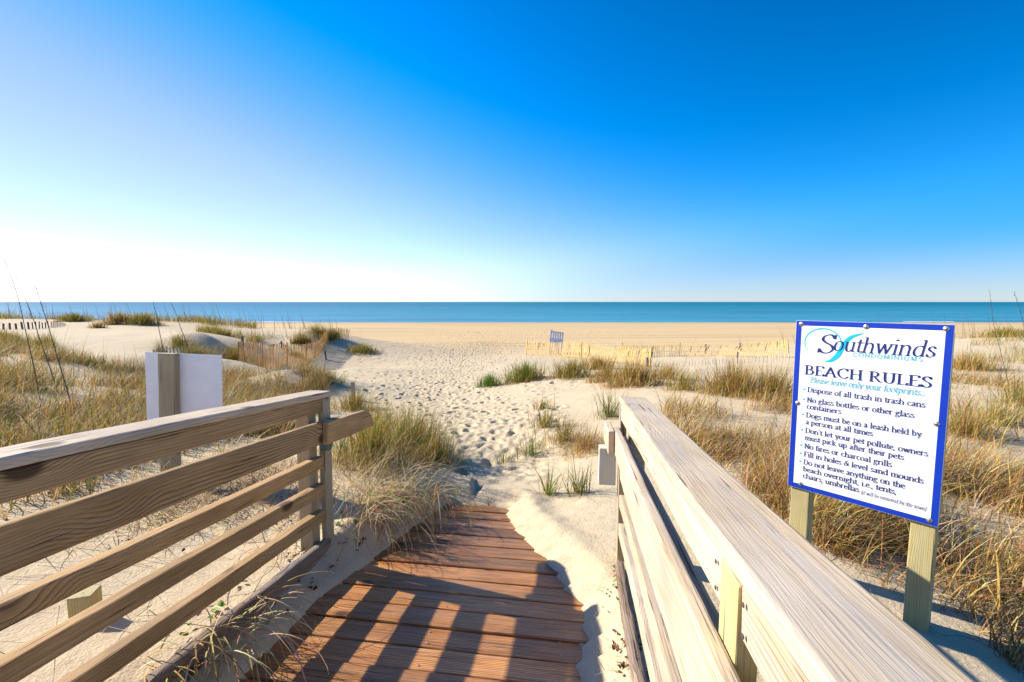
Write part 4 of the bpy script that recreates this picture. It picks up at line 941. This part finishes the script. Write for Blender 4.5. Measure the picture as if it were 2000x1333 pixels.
NEARR = [(1440,900),(1600,930),(1900,940),(2150,980),(2150,1290),(1990,1240),(1860,1180),(1720,1150),(1540,1030)]
field(T, 11000, NEARR, .46, MIX_DEAD, (.8, 2.2), .85, .0048, 7)
field(T, 3500, NEARR, .46, [(3,C_RUST),(2,C_STRAW),(1,C_OLIVE)], (.4, 1.6), .6, .0048, 7)
field(T, 1500, [(1870,700,15),(1900,668,22),(2050,655,26),(2300,690,18),(2000,720,13)], .45, MIX_OLIVE, (.3, 1.2), .5, .007, 4)
BRUSH = [(1330,860),(1450,860),(1560,960),(1720,1060),(1900,1080),(2080,1200),(2060,1310),(1960,1260),(1860,1205),(1720,1150),(1560,1050),(1430,930)]
field(T, 7000, BRUSH, .26, [(4,C_RUST),(3,C_STRAW),(2,C_GREY),(1,C_PALE)], (1.0, 2.6), 1.05, .0045, 7)
field(T, 2600, [(1840,1150),(2060,1130),(2090,1330),(1990,1320),(1900,1240)], .28, [(3,C_GREY),(3,C_STRAW),(2,C_RUST)], (1.0, 2.4), 1.0, .0045, 7)
field(T, 2600, BRUSH, .34, [(3,C_RUST),(2,C_STRAW)], (.6, 2.0), .8, .0042, 7)
tag(link('dry_grass', T.mesh('dry_grass'), M['grass']), 'matted straw and rust grass spread over the sand around the rules sign', 'grass', kind='stuff')
# fallen straw, curling dead runners, small leaves
T = Turf()
def strays(n, poly, h, curl, th=1.25, wid=.004):
    P = scatter(n, poly); T.add(*blades(P, h*(.4+.9*R.rand(n)), R.rand(n)*6.283, th+R.randn(n)*.15, curl*R.randn(n), wid*(.6+.7*R.rand(n)), palette(n, MIX_DEAD), 7))
strays(900, [(620,1010),(700,880),(860,880),(870,960),(800,1060),(700,1090)], .42, .5, .9)
strays(2600, [(-200,1330),(100,1000),(560,850),(620,990),(560,1090),(300,1270)], .34, .4, 1.25, .005)
strays(260, [(1180,1330),(1130,1150),(1150,1000),(1230,1000),(1290,1330)], .12, .3, 1.35, .003)
strays(160, [(990,880),(1150,800),(1170,960),(1000,1000)], .28, .25, 1.35, .003)
strays(700, [(1300,900),(1560,800),(1560,1030),(1700,1150),(1860,1190),(2050,1330),(1990,1330),(1640,1100)], .3, .5, 1.2, .0045)
strays(240, [(700,760),(1000,760),(1030,980),(900,980)], .10, .3, 1.4, .003)
tag(link('dead_straw', T.mesh('dead_straw'), M['grass']), 'scattered fallen straw lying on the sand around the boardwalk', 'straw', kind='stuff')
def curls(name, roots, n, label, R_=(.08,.2)):
    """dead leaves arching out and curling under: tubes would be round, these are narrow ribbons"""
    T = Turf(); base = np.array(roots[0])
    for p in roots:
        m = n // len(roots); P = np.repeat(np.array([p]), m, 0) + np.c_[R.randn(m)*.07, R.randn(m)*.07, np.zeros(m)]
        P[:,2] = np.maximum(ground(P[:,0], P[:,1]), p[2]-.02)
        T.add(*blades(P, .30+.42*R.rand(m), math.radians(115) + R.randn(m)*.75, .1+.5*np.abs(R.randn(m)), 2.0+1.6*R.rand(m), .0056*(.7+.6*R.rand(m)), palette(m, [(4,C_PALE),(3,C_STRAW),(1,C_RUST)]), 14, 1.0))
    me = T.mesh(name); me.transform(Matrix.Translation(-Vector(base))); o = link(name, me, M['grass']); o.location = base
    return tag(o, label, 'dead grass', 'curled dead grass beside the boardwalk')
curls('curled_grass', [np.array(PT(1.55,-1.47,.07)), np.array(PT(1.75,-1.46,.07)), np.array(PT(1.38,-1.52,.06)), np.array(PT(1.62,-1.44,.06))], 100, 'curled dead grass hanging over the beam below the left railing onto the deck edge')
curls('curled_grass', [np.array(PT(2.95,-1.42,.1)), np.array(PT(3.15,-1.32,.12)), np.array(PT(3.25,-1.15,.12)), np.array(PT(2.75,-1.36,.08))], 260, 'looping dead grass spilling over the sand bank beyond the left end post')
def leaves(name, n, polys, size, cols, label, kind='stuff', flat=True):
    V, F, C = [], [], []
    for poly, m in polys:
        P = scatter(m, poly)
        for p in P:
            s = size*(.6+.8*R.rand()); a = R.rand()*6.283; tx, ty = R.randn(2)*.35; k = len(V); c = np.array(cols[R.randint(len(cols))])*(.7+.6*R.rand())
            for q in np.linspace(0, 2*math.pi, 8, endpoint=False):
                x, y = s*math.cos(q), s*.62*math.sin(q); xx, yy = x*math.cos(a)-y*math.sin(a), x*math.sin(a)+y*math.cos(a)
                V.append((p[0]+xx, p[1]+yy, p[2]+.012+.01*R.rand()+xx*tx+yy*ty)); C.append(c)
            F += [(k,k+1,k+2,k+3),(k,k+3,k+4,k+7),(k+4,k+5,k+6,k+7)]
    tag(link(name, mesh_np(name, V, F, cols=np.array(C)), M['litter']), label, 'leaves', kind=kind)
leaves('leaf_litter', 0, [([(100,1150),(250,1000),(560,880),(610,980),(400,1140),(200,1330)], 150), ([(1210,1330),(1180,1180),(1205,1110),(1270,1330)], 60), ([(1840,1200),(2000,1120),(2060,1330),(1960,1300)], 70), ([(560,1090),(650,1060),(720,1060),(600,1180),(480,1260)], 70)], .010, [(.16,.07,.03),(.22,.10,.04),(.09,.05,.03)], 'small brown dry leaves scattered on the sand beside both railings')
leaves('ground_cover', 0, [([(480,1130),(600,1060),(700,1060),(860,960),(800,930),(650,1010)], 60), ([(1160,1220),(1165,1130),(1200,1100),(1225,1200)], 12), ([(250,1270),(400,1140),(520,1080),(420,1240)], 26), ([(1850,1010),(2000,960),(2030,1260),(1880,1200)], 44), ([(50,840),(350,800),(500,780),(300,900)], 50)], .016, [(.10,.24,.02),(.14,.28,.03),(.08,.17,.02)], 'small round green leaves creeping over the sand near the railings')

# ------------------------------------------------------------------ sea oat stalks
def stalk(path, r, label, mt=None, head=True, group='tall dry sea oat stalks'):
    """path: image polyline with a depth each; a thin tapering stem with a feathery head"""
    P = cr_spline([at(px, py, Y) for px, py, Y in path], 6); g = float(ground(P[:1,0], P[:1,1])[0]); P[0,2] = g - .03
    V, F = [], []; n = len(P)
    for i, p in enumerate(P):
        rr = r*(1-.75*i/(n-1))
        for q in range(5): V.append(p + rr*np.array([math.cos(q*1.2566), math.sin(q*1.2566), 0]))
    for i in range(n-1):
        for q in range(5): a, b = i*5+q, i*5+(q+1) % 5; F.append((a, b, b+5, a+5))
    base = P[0].copy()
    if head:
        for k in range(46):
            f = .62+.36*R.rand(); i = min(int(f*(n-1)), n-2); p = P[i] + (P[i+1]-P[i])*(f*(n-1)-i); d = np.array([R.randn()*.5, R.randn()*.5, .9+.4*R.rand()]); d /= np.linalg.norm(d); l = .02+.03*R.rand(); k0 = len(V)
            V += [p, p + d*l*.5 + [.0022,0,0], p + d*l, p + d*l*.5 - [.0022,0,0]]; F.append((k0,k0+1,k0+2,k0+3))
    root = tag(link('sea_oat_stalk', mesh_np('sea_oat_stalk', np.array(V)-base, F), mt or M['stalk']), label, 'sea oat stalk', group); root.location = base
    return root
stalk([(152,832,5.6),(120,725,5.65),(92,630,5.7),(65,547,5.75)], .0085, 'tall dark stalk crossing the left grass, third from the left edge')
stalk([(81,795,6.6),(65,712,6.6),(50,647,6.6),(32,570,6.6),(7,504,6.6)], .0085, 'tallest dark stalk, leaning to the left edge of the view')
stalk([(112,760,7.2),(82,675,7.2),(60,610,7.2),(24,525,7.2)], .008, 'dark slender stalk between the two tallest ones on the left')
stalk([(320,690,14),(303,607,14),(288,540,14)], .012, 'upright dark stalk rising above the white notice board, the left of a pair')
stalk([(372,692,14),(350,632,14),(340,605,14),(312,550,14)], .012, 'slanting dark stalk rising right of the white notice board, the right of a pair')
stalk([(1972,760,8),(1955,690,8),(1940,630,8),(1932,565,8)], .006, 'thin tan stalk rising over the sea right of the rules sign', M['stalk'])
stalk([(2030,790,7.5),(2010,690,7.5),(1996,620,7.5),(1980,570,7.5)], .006, 'thin tan stalk leaning in from the right edge of the view', M['stalk'])
stalk([(1302,802,6.2),(1325,740,6.2),(1345,690,6.2),(1362,655,6.2)], .006, 'lone pale yellow stem leaning right behind the end of the right railing', M['stalkpale'], head=False)
def oats():
    T = Turf()
    for n, x0, x1, Y0, Y1, h in ((110,-46,-14,33,42,1.6), (40,-17,-10,29,33,1.5), (80,15,36,20,32,1.6), (14,6,9.5,7,10,.9), (26,-10,-5,9,15,.9)):
        x = R.uniform(x0, x1, n); y = R.uniform(Y0, Y1, n); P = np.stack([x, y, ground(x, y)], -1)
        T.add(*blades(P, h*(.6+.6*R.rand(n)), math.radians(-80)+R.randn(n)*.5, .05+.12*np.abs(R.randn(n)), .1+.25*R.rand(n), .00105*y, palette(n, [(1,(.16,.12,.09)),(1,(.22,.17,.10))]), 6))
    tag(link('sea_oats', T.mesh('sea_oats'), M['grass']), 'fine dry sea oat stalks standing over the dunes against the sea', 'sea oats', kind='stuff')
oats()
